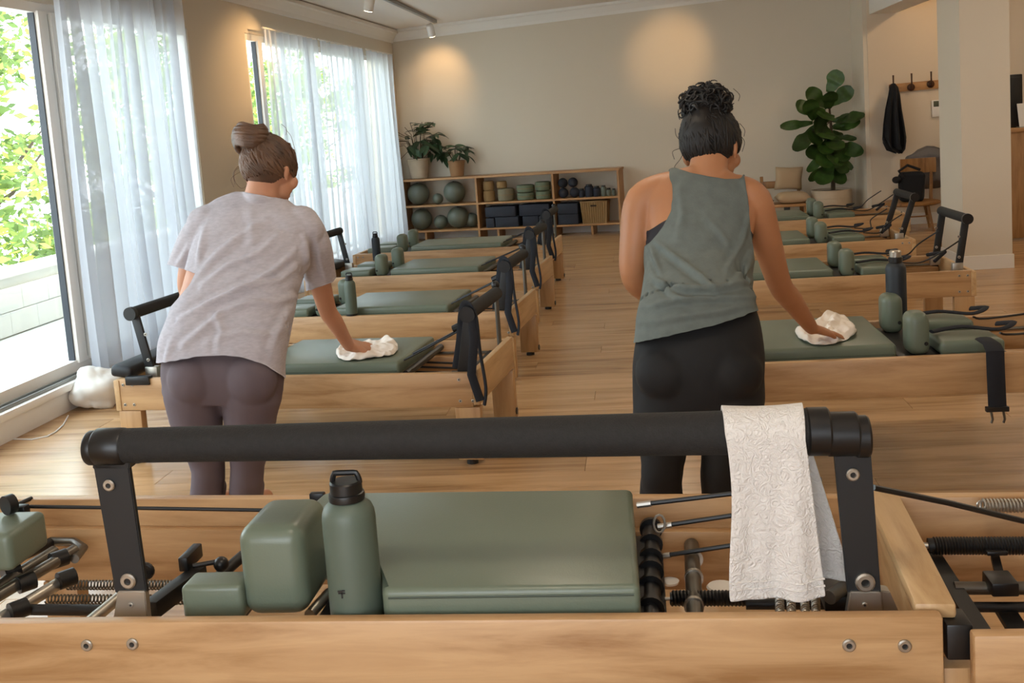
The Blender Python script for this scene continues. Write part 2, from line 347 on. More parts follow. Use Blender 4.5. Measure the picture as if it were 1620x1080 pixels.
for i, (x, y, h, rd, lb) in enumerate(((-9, 10.6, 7.5, 2.2, 'leafy green tree beyond the balcony wall, seen through the patio door'),
        (-10.2, 15.3, 7, 2.2, 'leafy tree behind the large sheer curtain'), (-9.2, 20.2, 6.8, 2.2, 'sunlit tree seen through the uncovered strip of the far window'),
        (-10.5, 25.6, 7, 2.6, 'tree behind the middle sheer curtain of the far window'), (-11, 32, 7.5, 3.0, 'farthest tree, behind the last sheer curtain'))):
    tree(x, y, h, rd, 40 + i, lb)
# ------------------------------------------------------------ curtains
def curtain(name, s0, s1, z0, z1, folds, label, amp=.045, off=-.13, seed=1):
    rnd = random.Random(seed); n = folds * 12; ph = [rnd.uniform(-.5, .5) for _ in range(folds + 2)]; rows = []
    for j in range(15):
        v = j / 14; row = []
        for i in range(n + 1):
            u = i / n; k = u * folds; kk = int(min(k, folds - 1)); p = ph[kk] * (1 - (k - kk)) + ph[kk + 1] * (k - kk)
            a = amp * (.55 + .45 * (1 - v)) * (1 + .5 * p); x = s0 + (s1 - s0) * u + .03 * sin(k * 5 + v * 1.0)
            yy = off + a * sin(2 * pi * k + p * 3) + .01 * sin(v * 5 + k)
            row.append(V((x, yy, z0 + (z1 - z0) * v)))
        rows.append(row)
    t = thing(name, label, 'curtain', LA, LANG); b = MB(); b.grid(rows); b.build('sheer_cloth', SHEER, t, smooth=80)
    MB().tube([(s0, off, z1 + .012), (s1, off, z1 + .012)], .009, 8).build('curtain_rod', WHITE, t)
    return t
curtain('sheer_curtain', .24, 1.97, .03, 2.80, 13, 'wide white sheer curtain drawn over the right half of the patio door', amp=.06, off=-.12)
curtain('sheer_curtain', 3.74, 5.28, .05, 2.56, 9, 'sheer white curtain panel of the far window, beside the bare glass strip', off=-.1, seed=3)
curtain('sheer_curtain', 5.36, 7.02, .05, 2.56, 8, 'middle sheer white curtain panel of the far window', off=-.1, seed=4)
curtain('sheer_curtain', 7.2, 8.5, .05, 2.56, 5, 'last sheer white curtain panel, next to the shelf unit corner', off=-.1, seed=5)
# ------------------------------------------------------------ ceiling track lights
tk = thing('track_light', 'ceiling track rail with two lit white spotlight heads', 'light', (-1.85, 8.6, 2.93))
zt = zc(-1.85)
tb = D(690, 48, 14.2); tb.z = zc(tb.x) - .022; ta = V((tb.x, 7.5, tb.z))
MB().beam(ta, tb, .04, .04).build('rail', ALU, tk, world=True)
def head(p, d, parent):
    p = V(p); d = V(d).normalized(); m = V((0, 0, 1)).rotation_difference(-d).to_matrix()
    MB().cyl((p.x, p.y, zc(p.x) - .03), p, .012, 8).build('stem', WHITE, parent, world=True)
    MB().lathe([(.046, -.02), (.05, 0), (.05, .13), (.035, .145)], p, 16, m=m).build('lamp_head', WHITE, parent, world=True)
    MB().lathe([(.001, -.024), (.041, -.024), (.041, -.02), (.001, -.019)], p, 16, m=m).build('bulb', BULB, parent, world=True)
p1 = DX(583, 14, tb.x); p2 = D(683, 55, 14.15)
head(p1, (-.3, .2, -1), tk); head(p2, (.1, .4, -1), tk)
WARM = (1, .62, .28)
def spot(p, target, e, ang=50, blend=.9, col=WARM, size=.04):
    p = V(p); d = (V(target) - p).normalized(); o = light('spot_lamp', 'SPOT', p + d * .05, e, col, spot_size=R(ang), spot_blend=blend, shadow_soft_size=size); aim(o, d); return o
spot(p1, (-3.52, 9.45, 2.2), 130, 46)
spot(p2, D(696, 125, 14.85), 26, 80)
def fixture(x, y, tgt, e, ang, lab, col=WARM):
    t = thing('ceiling_spotlight', lab, 'light', (x, y, zc(x)))
    p = V((x, y, zc(x) - .14)); head(p, V(tgt) - p, t); return spot(p, tgt, e, ang, col=col)
fixture(.6, 12.6, D(1062, 78, 14.25), 68, 42, 'ceiling spotlight aimed high at the back wall above the shelf')
fixture(3.9, 12.2, (3.0, 13.35, 2.0), 25, 90, 'ceiling spotlight over the coat hooks')
# unseen disc downlights, added as general fill light for the room
def downlight(x, y, e):
    t = thing('fill_downlight', '', 'light', (x, y, zc(x)), 0, 'unseen added fill downlights')
    MB().lathe([(.05, -.004), (.11, -.004), (.12, -.012), (.11, -.012), (.05, -.010)], (0, 0, 0), 20).build('trim_ring', WHITE, t)
    MB().lathe([(.001, -.007), (.09, -.007), (.09, -.006), (.001, -.006)], (0, 0, 0), 20).build('lens', BULB, t)
    light('fill_downlight_lamp', 'AREA', (x, y, zc(x) - .03), e, (1, .84, .64), shape='DISK', size=.3); return t
for x, y, lb in ((-.2, 1.2, 'above the foreground reformer'), (3.2, 1.6, 'near the right wall, nearest the camera'), (-.2, 4.6, 'above the first window-side reformer'), (3.4, 5.0, 'right of the wiped right-hand reformer'),
        (1.6, 7.8, 'above the second right-hand reformer'), (4.4, 8.4, 'between the column and the right wall'), (.2, 11.2, 'over the open floor before the shelf'), (4.4, 11.6, 'above the reception desk')): downlight(x, y, FILL_LAMP)['label'] = 'unseen added fill downlight ' + lb
# ------------------------------------------------------------ bits
def smooth_path(pts, rad, sub_=5):
    P_ = [V(p) for p in pts]; o = []; r = []
    for i in range(len(P_) - 1):
        a, b, c, d_ = P_[max(i - 1, 0)], P_[i], P_[i + 1], P_[min(i + 2, len(P_) - 1)]
        for s in range(sub_ if i < len(P_) - 2 else sub_ + 1):
            t = s / sub_; o.append(.5 * ((2 * b) + (c - a) * t + (2 * a - 5 * b + 4 * c - d_) * t * t + (3 * b - a - 3 * c + d_) * t ** 3)); r.append(rad[i] + (rad[i + 1] - rad[i]) * t)
    return o, r
BOLT = {}
def bolt(p, r, d, parent, m=STEEL):
    """round steel bolt head, facing d, as a shared mesh"""
    k = (round(r, 4), m.name)
    if k not in BOLT:
        b = MB(); b.lathe([(r, 0), (r, .3 * r), (r * .8, .45 * r), (.45 * r, .45 * r), (.4 * r, .15 * r), (.05 * r, .15 * r)], n=16); bm_ = b.mesh('bolt', m); bm_.materials.append(PLAST); BOLT[k] = bm_
        for p_ in bm_.polygons:
            if math.hypot(p_.center.x, p_.center.y) < .36 * r: p_.material_index = 1
    o = link('bolt', BOLT[k], parent); q = V((0, 0, 1)).rotation_difference(V(d)); o.rotation_mode = 'QUATERNION'; o.rotation_quaternion = q
    o.location = parent.matrix_basis.inverted() @ V(p); return o
def lbolt(p, r, d, parent, m=STEEL):
    return bolt(parent.matrix_basis @ V(p), r, d, parent, m)
def rbox(b, a, c, rad, seg=3): return b.box(a, c, rad, seg)
def pad(b, x0, x1, y0, y1, z0, z1, r=.02, cham=0):
    xa, xb = min(x0, x1), max(x0, x1); return b.box((xa, y0, z0), (xb, y1, z1), r, 4)
def bottle_(loc, rad, hgt, m, label, lid='loop', s=0):
    t = thing('water_bottle', label, 'bottle', loc)
    r = rad; h = hgt
    MB().lathe([(r * .9, 0), (r * .97, .004), (r, .012), (r, h * .70), (r * .97, h * .745), (r * .88, h * .785), (r * .7, h * .81), (r * .56, h * .825), (r * .56, h * .84)], n=32).build('body', m, t)
    if lid == 'steel':
        MB().lathe([(r * .66, h * .825), (r * .68, h * .9), (r * .6, h * .905), (r * .1, h * .905)], n=28).build('collar', PLAST, t)
        MB().lathe([(r * .56, h * .9), (r * .58, h * .985), (r * .5, h), (r * .1, h)], n=24).build('lid', STEEL, t)
    else:
        MB().lathe([(r * .66, h * .825), (r * .68, h * .85), (r * .66, h * .872), (r * .6, h * .876), (r * .6, h * .94), (r * .54, h * .95), (r * .1, h * .945)], n=28).build('lid', PLAST, t)
        rr = r * .52; MB().tube([(rr * cos(a), rr * .1, h * .93 + h * .068 * min(1, 1.6 * sin(a))) for a in [pi * k / 14 for k in range(15)]], r * .11, 8, flat=1).build('carry_loop', PLAST, t)
    MB().lathe([(r * .94, -.001), (r * 1.04, 0), (r * 1.04, h * .035), (r * 1.0, h * .04)], n=32, cap=False).build('base_ring', PLAST, t)
    return t
# ------------------------------------------------------------ reformers in rows
def reformer(ax, ay, sg, L, h, label, group, yaw=0, W=.75, px=(.45, 1.2), handle=True, blocks=True, bar_lean=.07, bar_h=.31, foot=True, board=True, foff=.15, rope_dir='aisle', seed=0, legs=True, strap=None, head=True):
    t = thing('reformer', label, 'exercise machine', (ax, ay, 0), yaw, group); rnd = random.Random(seed)
    X = lambda x: sg * x
    P = lambda x, y, z: (X(x), y, z)
    def bx(name, m, x0, x1, y0, y1, z0, z1, bev=.004, par=t):
        return MB().box((min(X(x0), X(x1)), y0, z0), (max(X(x0), X(x1)), y1, z1), bev, 2).build(name, m, par)
    rh = .16
    for y0 in (0, W - .035): bx('side_rail', WX, .03, L - .02, y0, y0 + .035, h - rh, h)
    for y0, y1 in ((.035, .07), (W - .07, W - .035)): bx('wheel_ledge', WX, .05, L - .04, y0, y1, h - rh + .01, h - .075)
    bx('end_board', WY, 0, .03, .0 if False else -.0, W, h - rh + .01, h + .012)
    bx('end_board', WY, L - .03, L, -.005, W + .005, h - rh - .0, h - .005)
    if legs:
        for x0 in (.0, L - .13):
            for y0 in (.0, W - .05):
                lg = bx('leg', WZ, x0, x0 + .12, y0, y0 + .05, .02, h - rh - .001)
                MB().cyl(P(x0 + .06, y0 + .025, 0), P(x0 + .06, y0 + .025, .022), .028, 12).build('foot', PLAST, lg)
        MB().cyl(P(.03, W - .03, .05), P(-.006, W - .03, .05), .018, 12).build('level_knob', PLAST, t)
        for x0 in (.03, .09, L - .1, L - .05):
            for z in (h - .03, h - rh + .03): lbolt(P(x0, -.0, z), .008, (0, -1, 0), t)
    # carriage
    a, b = px; zt = h + .04
    c = bx('carriage_frame', BLACK, a + .02, b + .1, .09, W - .09, h - .07, h - .03)
    pd = MB(); pad(pd, X(a), X(b), .075, W - .075, h - .028, zt, .018); pd.build('carriage_pad', GREEN, t)
    MB().tube([P(a + .012, .0765, h - .002), P(b - .012, .0765, h - .002)], .0022, 6).build('piping', GREEND, t)
    if blocks:
        for y0 in (.10, W - .24):
            q = MB(); q.box((min(X(b + .05), X(b + .14)), y0, h - .02), (max(X(b + .05), X(b + .14)), y0 + .12, h + .155), .035, 5); q.build('shoulder_rest', GREEN, t)
            lbolt(P(b + .12, y0 + .002, h + .03), .008, (0, -1, 0), t, PLAST)
        bx('shoulder_mount', BLACK, b + .01, b + .16, .1, W - .1, h - .05, h - .018)
    if head:
        for y0, y1 in ((.08, .30), (W - .30, W - .10)):
            q = MB(); q.box((min(X(b + .17), X(b + .42)), y0, h - .02), (max(X(b + .17), X(b + .42)), y1, h + .04), .018, 4); q.build('headrest', GREEN, t)
        bx('headrest_frame', BLACK, b + .15, b + .44, .12, W - .12, h - .05, h - .022)
    # mechanics: spring bar, springs, rails
    for k, y in enumerate((.2, .3, .4, .5)):
        x1 = a - .02; pts = []
        MB().tube([P(.08, y, h - .07), P(x1 * .55, y, h - .07)], .012, 8).build('spring', STEELD, t)
        MB().tube([P(x1 * .55, y, h - .07), P(x1 + .03, y, h - .06)], .006, 6).build('spring_hook', PLAST, t)
    MB().tube([P(.1, .1, h - .05), P(.1, W - .1, h - .05)], .013, 10).build('spring_bar', BLACK, t)
    MB().tube([P(a - .03, .08, h - .02), P(a - .03, W - .08, h - .02)], .018, 10).build('roller', PLAST, t)
    for y in (.09, W - .09): MB().tube([P(.05, y, h - .05), P(L - .05, y, h - .05)], .008, 8).build('guide_rod', STEELD, t)
    if handle:   # low aisle-side bar with hanging straps
        xh = .03; zt2 = h + .27
        for y0 in (.05,): MB().beam(P(xh + .06, y0, h - .05), P(xh, y0, zt2), .05, .014, up=(0, 1, 0), bev=.003).build('handle_arm', BLACK, t)
        MB().tube([P(xh, .02, zt2), P(xh, .58, zt2)], .033, 18).build('handle_roller', FOAM, t)
        MB().tube([P(xh, .0, zt2), P(xh, .035, zt2)], .037, 18).build('end_cap', PLAST, t)
        q = MB(); w_ = .022
        path = [P(xh + .09, .10, h + .0), P(xh + .06, .09, h + .12), P(xh + .03, .07, zt2), P(xh, .05, zt2 + .04), P(xh - .035, .03, zt2 - .01), P(xh - .05, .0, h + .1), P(xh - .07, -.02, h - .06), P(xh - .06, -.03, h - .14)]
        q.tube(smooth_path(path, [1] * len(path))[0], .028, 10, flat=.28); q.build('loop_strap', WEB, t)
        q = MB(); q.tube([P(xh - .02, .02, zt2 + .02), P(xh - .03, -.02, zt2 - .12), P(xh - .01, -.03, h + .0), P(xh - .045, -.04, h - .12)], .021, 8, flat=.3); q.build('loop_strap', WEB, t)
        for y in (.16, .30):
            MB().tube([P(a, y, h + .03), P(xh + .14, y - .01, zt2 - .13), P(xh + .06, y - .02, zt2 - .09)], .0045, 6).build('rope', PLAST, t)
        MB().tube([P(xh + .04, .22, zt2 - .07), P(xh + .13, .22, zt2 - .11)], .022, 10).build('pulley', PLAST, t)
        MB().sphere(P(xh + .02, .66, zt2 + .03), .022).build('riser_knob', PLAST, t)
        MB().tube([P(xh + .02, .66, h - .02), P(xh + .02, .66, zt2 + .02)], .012, 8).build('riser_post', STEELD, t)
    # tall foot bar at the outer end
    xf = L - foff; zt3 = h + bar_h
    for y0 in (.12, W - .12) if foot else ():
        MB().beam(P(xf, y0, h - .06), P(xf + bar_lean, y0, zt3), .045, .018, up=(0, 1, 0), bev=.004).build('footbar_arm', BLACK, t)
        bx('footbar_bracket', STEEL, xf - .03, xf + .035, y0 - .02, y0 + .02, h - .05, h + .035, .003)
        for z in (.07, .2): lbolt(P(xf + .2 * bar_lean, y0 - .012, h + z), .009, (0, -1, 0), t)
    if foot: MB().tube([P(xf + bar_lean, .09, zt3), P(xf + bar_lean, W - .09, zt3)], .03, 18).build('footbar_grip', FOAM, t)
    if foot: MB().tube([P(xf + bar_lean, .075, zt3), P(xf + bar_lean, .1, zt3)], .034, 18).build('footbar_cap', PLAST, t)
    q = MB()
    if board: q.box((min(X(L - .09), X(L + .03)), .02, h + .0), (max(X(L - .09), X(L + .03)), W - .02, h + .06), .02, 3, rot=Matrix.Rotation(sg * -.12, 3, 'Y')).build('foot_platform', BLACK, t)
    if board: bx('latch_plate', PLAST, xf - .05, xf + .08, -.012, .03, h - .03, h + .012)
    if rope_dir == 'outer':
        for y, yy in ((.15, .12), (.5, .62)):
            MB().tube(smooth_path([P(b + .42, y, h + .05), P(b + .55, y + .02, h + .04), P(xf - .1, yy, h + .10), P(xf + .03, yy, h + .18)], [1] * 4)[0], .005, 6).build('rope', PLAST, t)
            q = MB(); q.tube(smooth_path([P(b + .17, y + .06, h + .055), P(b + .3, y + .10, h + .062), P(b + .43, y + .05, h + .055), P(b + .50, y + .09, h + .07), P(b + .45, y + .14, h + .06)], [1] * 5)[0], .018, 8, flat=.4); q.build('loop_strap', WEB, t)
        MB().tube([P(xf - .1, .25, h + .03), P(xf - .02, .3, h + .08), P(xf - .1, .42, h + .05)], .012, 8).build('coiled_strap', WEB, t)
    return t
GL = 'maple reformers in the window-side row'; GR = 'maple reformers in the right-hand row'
rL1 = reformer(-.77, 4.74, -1, 1.86, .43, 'maple reformer with sage pad the woman in the grey tee is wiping', GL, px=(.40, 1.15), seed=1, yaw=-.105)
rL2 = reformer(-.785, 6.30, -1, 1.9, .43, 'second maple reformer of the window-side row, with a sage bottle on its rail', GL, px=(.42, 1.17), seed=2, yaw=-.1)
rL3 = reformer(-.80, 8.02, -1, 1.88, .43, 'third maple reformer of the window-side row, black flask on its headrest', GL, px=(.46, 1.18), seed=3, yaw=-.1)
rL4 = reformer(-.80, 9.60, -1, 1.88, .43, 'farthest maple reformer of the window-side row, closest to the shelf unit', GL, px=(.47, 1.34), seed=4, W=.72, yaw=-.07, foot=False, board=False)
rR1 = reformer(.25, 4.31, 1, 2.3, .52, 'maple reformer with sage pad the woman in the green tank top is wiping', GR, px=(.08, .75), handle=False, rope_dir='outer', seed=5, W=.78)
rR2 = reformer(.2, 6.83, 1, 1.84, .45, 'second maple reformer of the right-hand row, tall black footbar before the white column', GR, px=(.3, 1.0), handle=False, rope_dir='outer', seed=6, bar_lean=.06, board=False, foff=.08)
rR3 = reformer(.35, 8.5, 1, 1.75, .45, 'third maple reformer of the right-hand row, behind the one with the tall footbar', GR, px=(.3, .97), handle=False, rope_dir='outer', seed=7, bar_lean=.12, board=False, foff=.1)
rR4 = reformer(.6, 10.3, 1, 1.9, .45, 'farthest maple reformer of the right-hand row, in front of the fig tree', GR, px=(.3, 1.0), handle=False, rope_dir='outer', seed=8, foot=False, board=False)
# strap hanging over the near rail of the right reformer
st = MB(); c = U(1572, 566, .525); st.tube([c + V((0, .12, .05)), c + V((0, .02, .05)), c + V((0, -.018, .03)), c + V((.0, -.022, -.05)), c + V((.004, -.022, -.19))], .034, 10, flat=.25)
tag(st.build('hanging_strap', WEB), 'wide black strap hanging over the near rail of the right-hand reformer', 'strap')
sb = bpy.data.objects['hanging_strap']
MB().box(c + V((-.04, -.034, -.205)), c + V((.045, -.012, -.185)), .003).build('buckle', PLAST, sb, smooth=0)
for dx in (-.02, .025): MB().tube([c + V((dx, -.024, -.205)), c + V((dx + .005, -.024, -.235)), c + V((dx, -.024, -.25))], .005, 6).build('clip', STEELD, sb)
bottle_(U(556, 499, .432) + V((0, .018, 0)), .036, .265, BOTG, 'sage green bottle standing on the rail of the second window-side reformer')
bottle_(U(590, 415, .475) + V((.0, .15, .0)), .035, .24, BOTB, 'dark flask on the headrest of the third window-side reformer')
bottle_(V(U(1419, 500, .56)), .045, .30, BOTB, 'charcoal bottle with steel lid beside the shoulder rests on the right', 'steel')
# ------------------------------------------------------------ foreground reformer (all in world coordinates)
N = thing('reformer', 'large maple reformer across the foreground with a long black padded bar', 'exercise machine', (-.4, 2.3, 0))
def nb(name, m, mb, par=N, smooth=35): return mb.build(name, m, par, world=True, smooth=smooth) if par is N else sub(name, m, mb, par, smooth)
def sub(name, m, mb, par, smooth=35):
    bmesh.ops.transform(mb.b, matrix=N.matrix_basis.inverted(), verts=mb.b.verts[:]); return link(name, mb.mesh(name, m, smooth), par)
za = .6
pa = U(-60, 986, za); pb = U(1493, 975, za)
d = (pb - pa).normalized(); nrm = V((-d.y, d.x, 0))
def rail(p, q, th, z0, z1, bev=.006, m=WX, inw=1):
    dd = (q - p).normalized(); nn = V((-dd.y, dd.x, 0)) * inw; a = p + nn * th / 2; b = q + nn * th / 2
    a = V((a.x, a.y, (z0 + z1) / 2)); b = V((b.x, b.y, (z0 + z1) / 2)); return MB().beam(a, b, th, z1 - z0, bev=bev)
nb('side_rail', WX, rail(pa, pb, .032, .36, za, .007))
fa = U(-60, 783, za); fb = U(1392, 779, za)
fa2 = V((fa.x, fa.y - .03, 0)); 
nb('side_rail', WX, rail(fa, fb, .035, .36, za, .005, inw=-1))
lo = V((0, -.035, 0)); nb('wheel_ledge', WX, rail(fa + lo, fb + lo, .03, .40, .525, .003, inw=-1))
nb('wheel_ledge', WX, rail(pa + V((0, .033, 0)), pb + V((0, .033, 0)), .03, .40, .50, .003))
# legs (below the frame of the picture)
for p in (pa + V((.15, .02, 0)), pb + V((-.1, .02, 0)), fa + V((.3, -.03, 0)), fb + V((-.1, -.03, 0))):
    nb('leg', WZ, MB().box((p.x - .05, p.y - .03, .02), (p.x + .05, p.y + .03, .36), .004))
# end beam running away from camera
e0 = (U(1443, 962, .603) + U(1518, 958, .603)) / 2; e1 = (U(1376, 776, .603) + U(1410, 776, .603)) / 2
e0 = e0 + (e1 - e0).normalized() * .002
nb('end_board', WY, MB().beam(V((e0.x, e0.y, .594)), V((e1.x, e1.y, .594)), .075, .03, bev=.007))
nb('end_panel', WY, MB().beam(V((e0.x - .02, e0.y + .02, .465)), V((e1.x - .01, e1.y, .465)), .03, .22, bev=.003))
nb('corner_post', WZ, MB().box((pb.x + .004, 1.965, .02), (D(1540, 1000, 1.97).x, 2.01, D(1500, 1046, 1.99).z), .003))
nb('corner_cap', PLAST, MB().box(D(1499, 1045, 1.95), V((D(1540, 990, 1.95).x, 2.02, .579)), .004))
# screws in the near rail
for x, y in ((138, 1020), (210, 1018), (1343, 1020), (1431, 1021)):
    p = D(x, y, pa.y + (D(x, y, 1.96).x - pa.x) * (pb.y - pa.y) / (pb.x - pa.x)); bolt(p + V((0, .0005, 0)), .0125, (0, -1, 0), N, STEEL)
# foot bar
YA = 2.045
def plate(pts, Y, th=.014):
    b = MB(); lo_ = [D(x, y, Y) for x, y in pts]; Yv = V((0, th, 0)); b.loft([lo_, [p + Yv for p in lo_]]); bmesh.ops.bevel(b.b, geom=b.b.edges[:], offset=.002, segments=2, affect='EDGES'); return b
nb('footbar_arm', BLACK, plate([(147, 735), (203, 735), (232, 938), (182, 938)], YA))
nb('footbar_arm', BLACK, plate([(1318, 700), (1377, 700), (1394, 938), (1341, 938)], YA))
for (x, y, r) in ((173, 767, .0125), (204, 918, .017), (1349, 750, .0125), (1368, 920, .019)): bolt(D(x, y, YA - .001), r, (0, -1, 0), N)
nb('footbar_bracket', STEEL, plate([(186, 935), (229, 935), (234, 985), (178, 985)], YA - .006, .02)); nb('footbar_bracket', STEEL, plate([(1345, 936), (1393, 936), (1397, 980), (1338, 980)], YA - .006, .02))
nb('bracket_foot', STEEL, plate([(1393, 934), (1408, 936), (1430, 985), (1398, 985)], YA + .02, .03))
bolt(D(207, 957, YA - .007), .006, (0, -1, 0), N); bolt(D(1368, 957, YA - .007), .006, (0, -1, 0), N)
cA = D(160, 708, YA + .01); cB = D(1352, 687, YA + .01)
bl = D(195, 704.5, YA + .01); br = D(1300, 681, YA + .01)
rA = 29.5 / F * 2.05 * 1.0; rB = 36.5 / F * 2.03
nb('footbar_grip', FOAM, MB().tube([bl.lerp(br, k / 12) for k in range(13)], [rA + (rB - rA) * (k / 12) for k in range(13)], 40))
ax_ = (br - bl).normalized()
def ring_at(c, half, r, n=36): return MB().tube([c - ax_ * half, c - ax_ * (half - .004), c + ax_ * (half - .004), c + ax_ * half], [r * .93, r, r, r * .93], n)
nb('bar_clamp', PLAST, ring_at(D(176, 706, YA + .01), .032, .0385)); nb('bar_clamp', PLAST, ring_at(D(1293, 682, YA + .01), .022, .0465)); nb('bar_clamp', PLAST, ring_at(D(1331, 686, YA + .01), .03, .0425))
nb('end_cap', PLAST, ring_at(D(149, 708, YA + .01), .012, .036)); nb('end_cap', PLAST, ring_at(D(1363, 690, YA + .01), .013, .0405))
nb('arm_socket', PLAST, plate([(148, 700), (206, 700), (205, 742), (146, 742)], YA + .0, .03)); nb('arm_socket', PLAST, plate([(1314, 690), (1377, 690), (1378, 716), (1316, 716)], YA, .03))
# carriage pad
ptz = .645
q0 = U(489, 934, ptz); q1 = U(1012, 926, ptz); q2 = U(1000, 772, ptz); q3 = U(489, 778, ptz)
pb_ = MB(); ch = U(487, 800, ptz); ch2 = U(512, 778, ptz)
top = [U(604, 932, ptz), q1, q2, ch2, ch, U(492, 868, ptz), U(604, 868, ptz)]; zb = V((0, 0, .075))
pb_.loft([[p - zb for p in top], top]); bmesh.ops.bevel(pb_.b, geom=pb_.b.edges[:], offset=.014, segments=4, affect='EDGES', profile=.5)
pdm = nb('carriage_pad', GREEN, pb_)
sub('piping', GREEND, MB().tube([U(604, 932, ptz) + V((.012, -.0005, -.018)), q1 + V((-.012, -.0005, -.018))], .0022, 6), pdm)
nb('carriage_frame', BLACK, MB().box((q0.x - .02, q0.y + .03, .49), (q1.x + .02, q2.y - .05, .545), .004))
# shoulder rest + head pad
def blockpx(x0, x1, y0, y1, Y, th, r, top_r=None):
    a = D(x0, y1, Y); b = D(x1, y0, Y); bb_ = MB(); bb_.box((a.x, Y, a.z), (b.x, Y + th, b.z), r, 5); return bb_
sr = MB(); a = D(383, 976, 2.055); b = D(466, 838, 2.055)
zt_ = D(420, 836, 2.055).z
sr.box((a.x, 2.055, .56), (b.x + .012, 2.055 + .20, zt_), .036, 6); nb('shoulder_rest', GREEN, sr)
hr = MB(); a = D(289, 975, 2.05); b = D(381, 926, 2.05); hr.box((a.x, 2.05, .56), (b.x, 2.13, b.z), .012, 4); nb('headrest', GREEN, hr)
hr = MB(); b = U(16, 868, .62); hr.box((b.x - .2, b.y, .56), (b.x, b.y + .17, .655), .018, 4); nb('headrest', GREEN, hr)
# black frame rails in the well
def zt(px, py, z, qx, qy, z2=None, r=.012, m=BLACK, name='spring_bar', n=14):
    return nb(name, m, MB().tube([U(px, py, z), U(qx, qy, z if z2 is None else z2)], r, n))
# left well: bars running away from camera
zt(-20, 905, .5, 80, 858, r=.014, m=BLACK); zt(-20, 938, .5, 86, 872, r=.016, m=STEELD, name='guide_tube')
zt(-20, 952, .51, 118, 870, r=.0155, m=STEELD, name='guide_tube'); zt(-20, 992, .5, 105, 915, r=.0155, m=STEEL, name='guide_tube')
b_ = MB(); b_.tube([U(80, 856, .5), U(118, 857, .5), U(132, 866, .5), U(118, 884, .5)], .012, 12); nb('guide_bend', STEELD, b_)
for (x, y) in ((40, 922), (16, 905), (92, 885), (28, 965), (104, 916)): 
    c = U(x, y, .51); nb('collar', PLAST, MB().tube([c - V((.012, .012, 0)), c + V((.012, .02, 0))], .022, 14))
def coil(p, q, r, turns, wire, n=10):
    p = V(p); q = V(q); d = q - p; x = d.normalized(); a = x.cross(V((0, 0, 1))).normalized(); b = x.cross(a)
    return MB().tube([p + d * (k / (turns * n)) + (a * cos(2 * pi * k / n) + b * sin(2 * pi * k / n)) * r for k in range(turns * n + 1)], wire, 5)
for (x0, y0, x1, y1) in ((108, 925, 420, 925), (75, 948, 420, 948)):
    nb('coil_spring', STEELD, coil(U(x0, y0, .48), U(x1, y1, .48), .011, 60, .0022))
zt(42, 964, .5, 160, 965, r=.013, m=BLACK, name='spring_sleeve'); zt(150, 965, .5, 168, 968, r=.006, m=STEEL, name='spring_hook')
zt(140, 985, .5, 200, 935, r=.014, m=STEEL, name='guide_tube')
# square black arm
nb('carriage_arm', BLACK, MB().beam(U(238, 965, .53), U(318, 905, .53), .035, .04, bev=.003))
nb('arm_clamp', PLAST, MB().box(U(283, 905, .55), U(317, 885, .55) + V((0, .02, .035)), .004))
zt(305, 895, .56, 345, 888, r=.006, m=PLAST, name='link_rod'); nb('arm_clamp', PLAST, MB().sphere(U(350, 892, .56), .018))
zt(320, 935, .53, 385, 878, r=.014, m=BLACK, name='carriage_tube'); zt(490, 972, .55, 520, 938, r=.012, m=STEEL, name='guide_tube')
# cable along the far rail
nb('cable', PLAST, MB().tube([D(48, 801, 2.53), D(250, 804, 2.53), D(492, 808, 2.53)], .005, 8))
nb('cable_bracket', PLAST, MB().box(D(22, 868, 2.5), D(48, 795, 2.53), .006)); nb('cable_bracket', PLAST, MB().sphere(D(50, 838, 2.47), .018)); 
nb('pulley', PLAST, MB().cyl(D(8, 800, 2.45), D(8, 800, 2.45) + V((.01, .02, 0)), .025)); zt(22, 800, .6, 50, 788, r=.006, m=PLAST, name='cable_lever')
nb('cable_bracket', PLAST, MB().box(D(490, 800, 2.6), D(515, 776, 2.62), .004))
bolt(D(232, 902, 2.45), .022, (0, -1, 0), N, PLAST)
# right well
zt(1030, 985, .53, 1030, 822, r=.021, m=PLAST, name='roller', n=20)
for y in (965, 930, 905, 885, 862, 838): 
    c = U(1030, y, .535); nb('collar', PLAST, MB().tube([c, c + V((0, .014, 0))], .028, 18))
zt(1100, 985, .5, 1094, 862, r=.018, m=STEELD, name='guide_tube', n=18)
for y in (960, 915, 885): c = U(1098, y, .5); nb('collar', STEEL, MB().tube([c, c + V((0, .01, 0))], .0215, 18))
for (x0, y0, z0, x1, y1, z1, ye) in ((1012, 798, .62, 1300, 758, .72, 0), (1045, 832, .6, 1300, 788, .68, 0), (1042, 880, .58, 1300, 835, .66, 0)):
    nb('rope', PLAST, MB().tube([D(x0, y0, 2.45), D((x0 + x1) / 2, (y0 + y1) / 2 + 3, 2.42), D(x1, y1, 2.38)], .0058, 8))
    nb('rope_ferrule', STEEL, MB().tube([D(x0 - 4, y0 + 1, 2.45), D(x0 + 18, y0 - 2, 2.445)], .0075, 8))
nb('eyelet', STEEL, MB().tube([D(1043 + 9 * cos(a), 828 + 14 * sin(a), 2.43) for a in [2 * pi * k / 12 for k in range(13)]], .003, 6))
zt(1052, 947, .5, 1100, 947, r=.004, m=STEEL, name='spring_hook'); nb('coil_spring', PLAST, coil(U(1062, 946, .5), U(1185, 946, .5), .014, 22, .004)); zt(1060, 946, .5, 1185, 946, r=.013, m=PLAST, name='spring_sleeve')
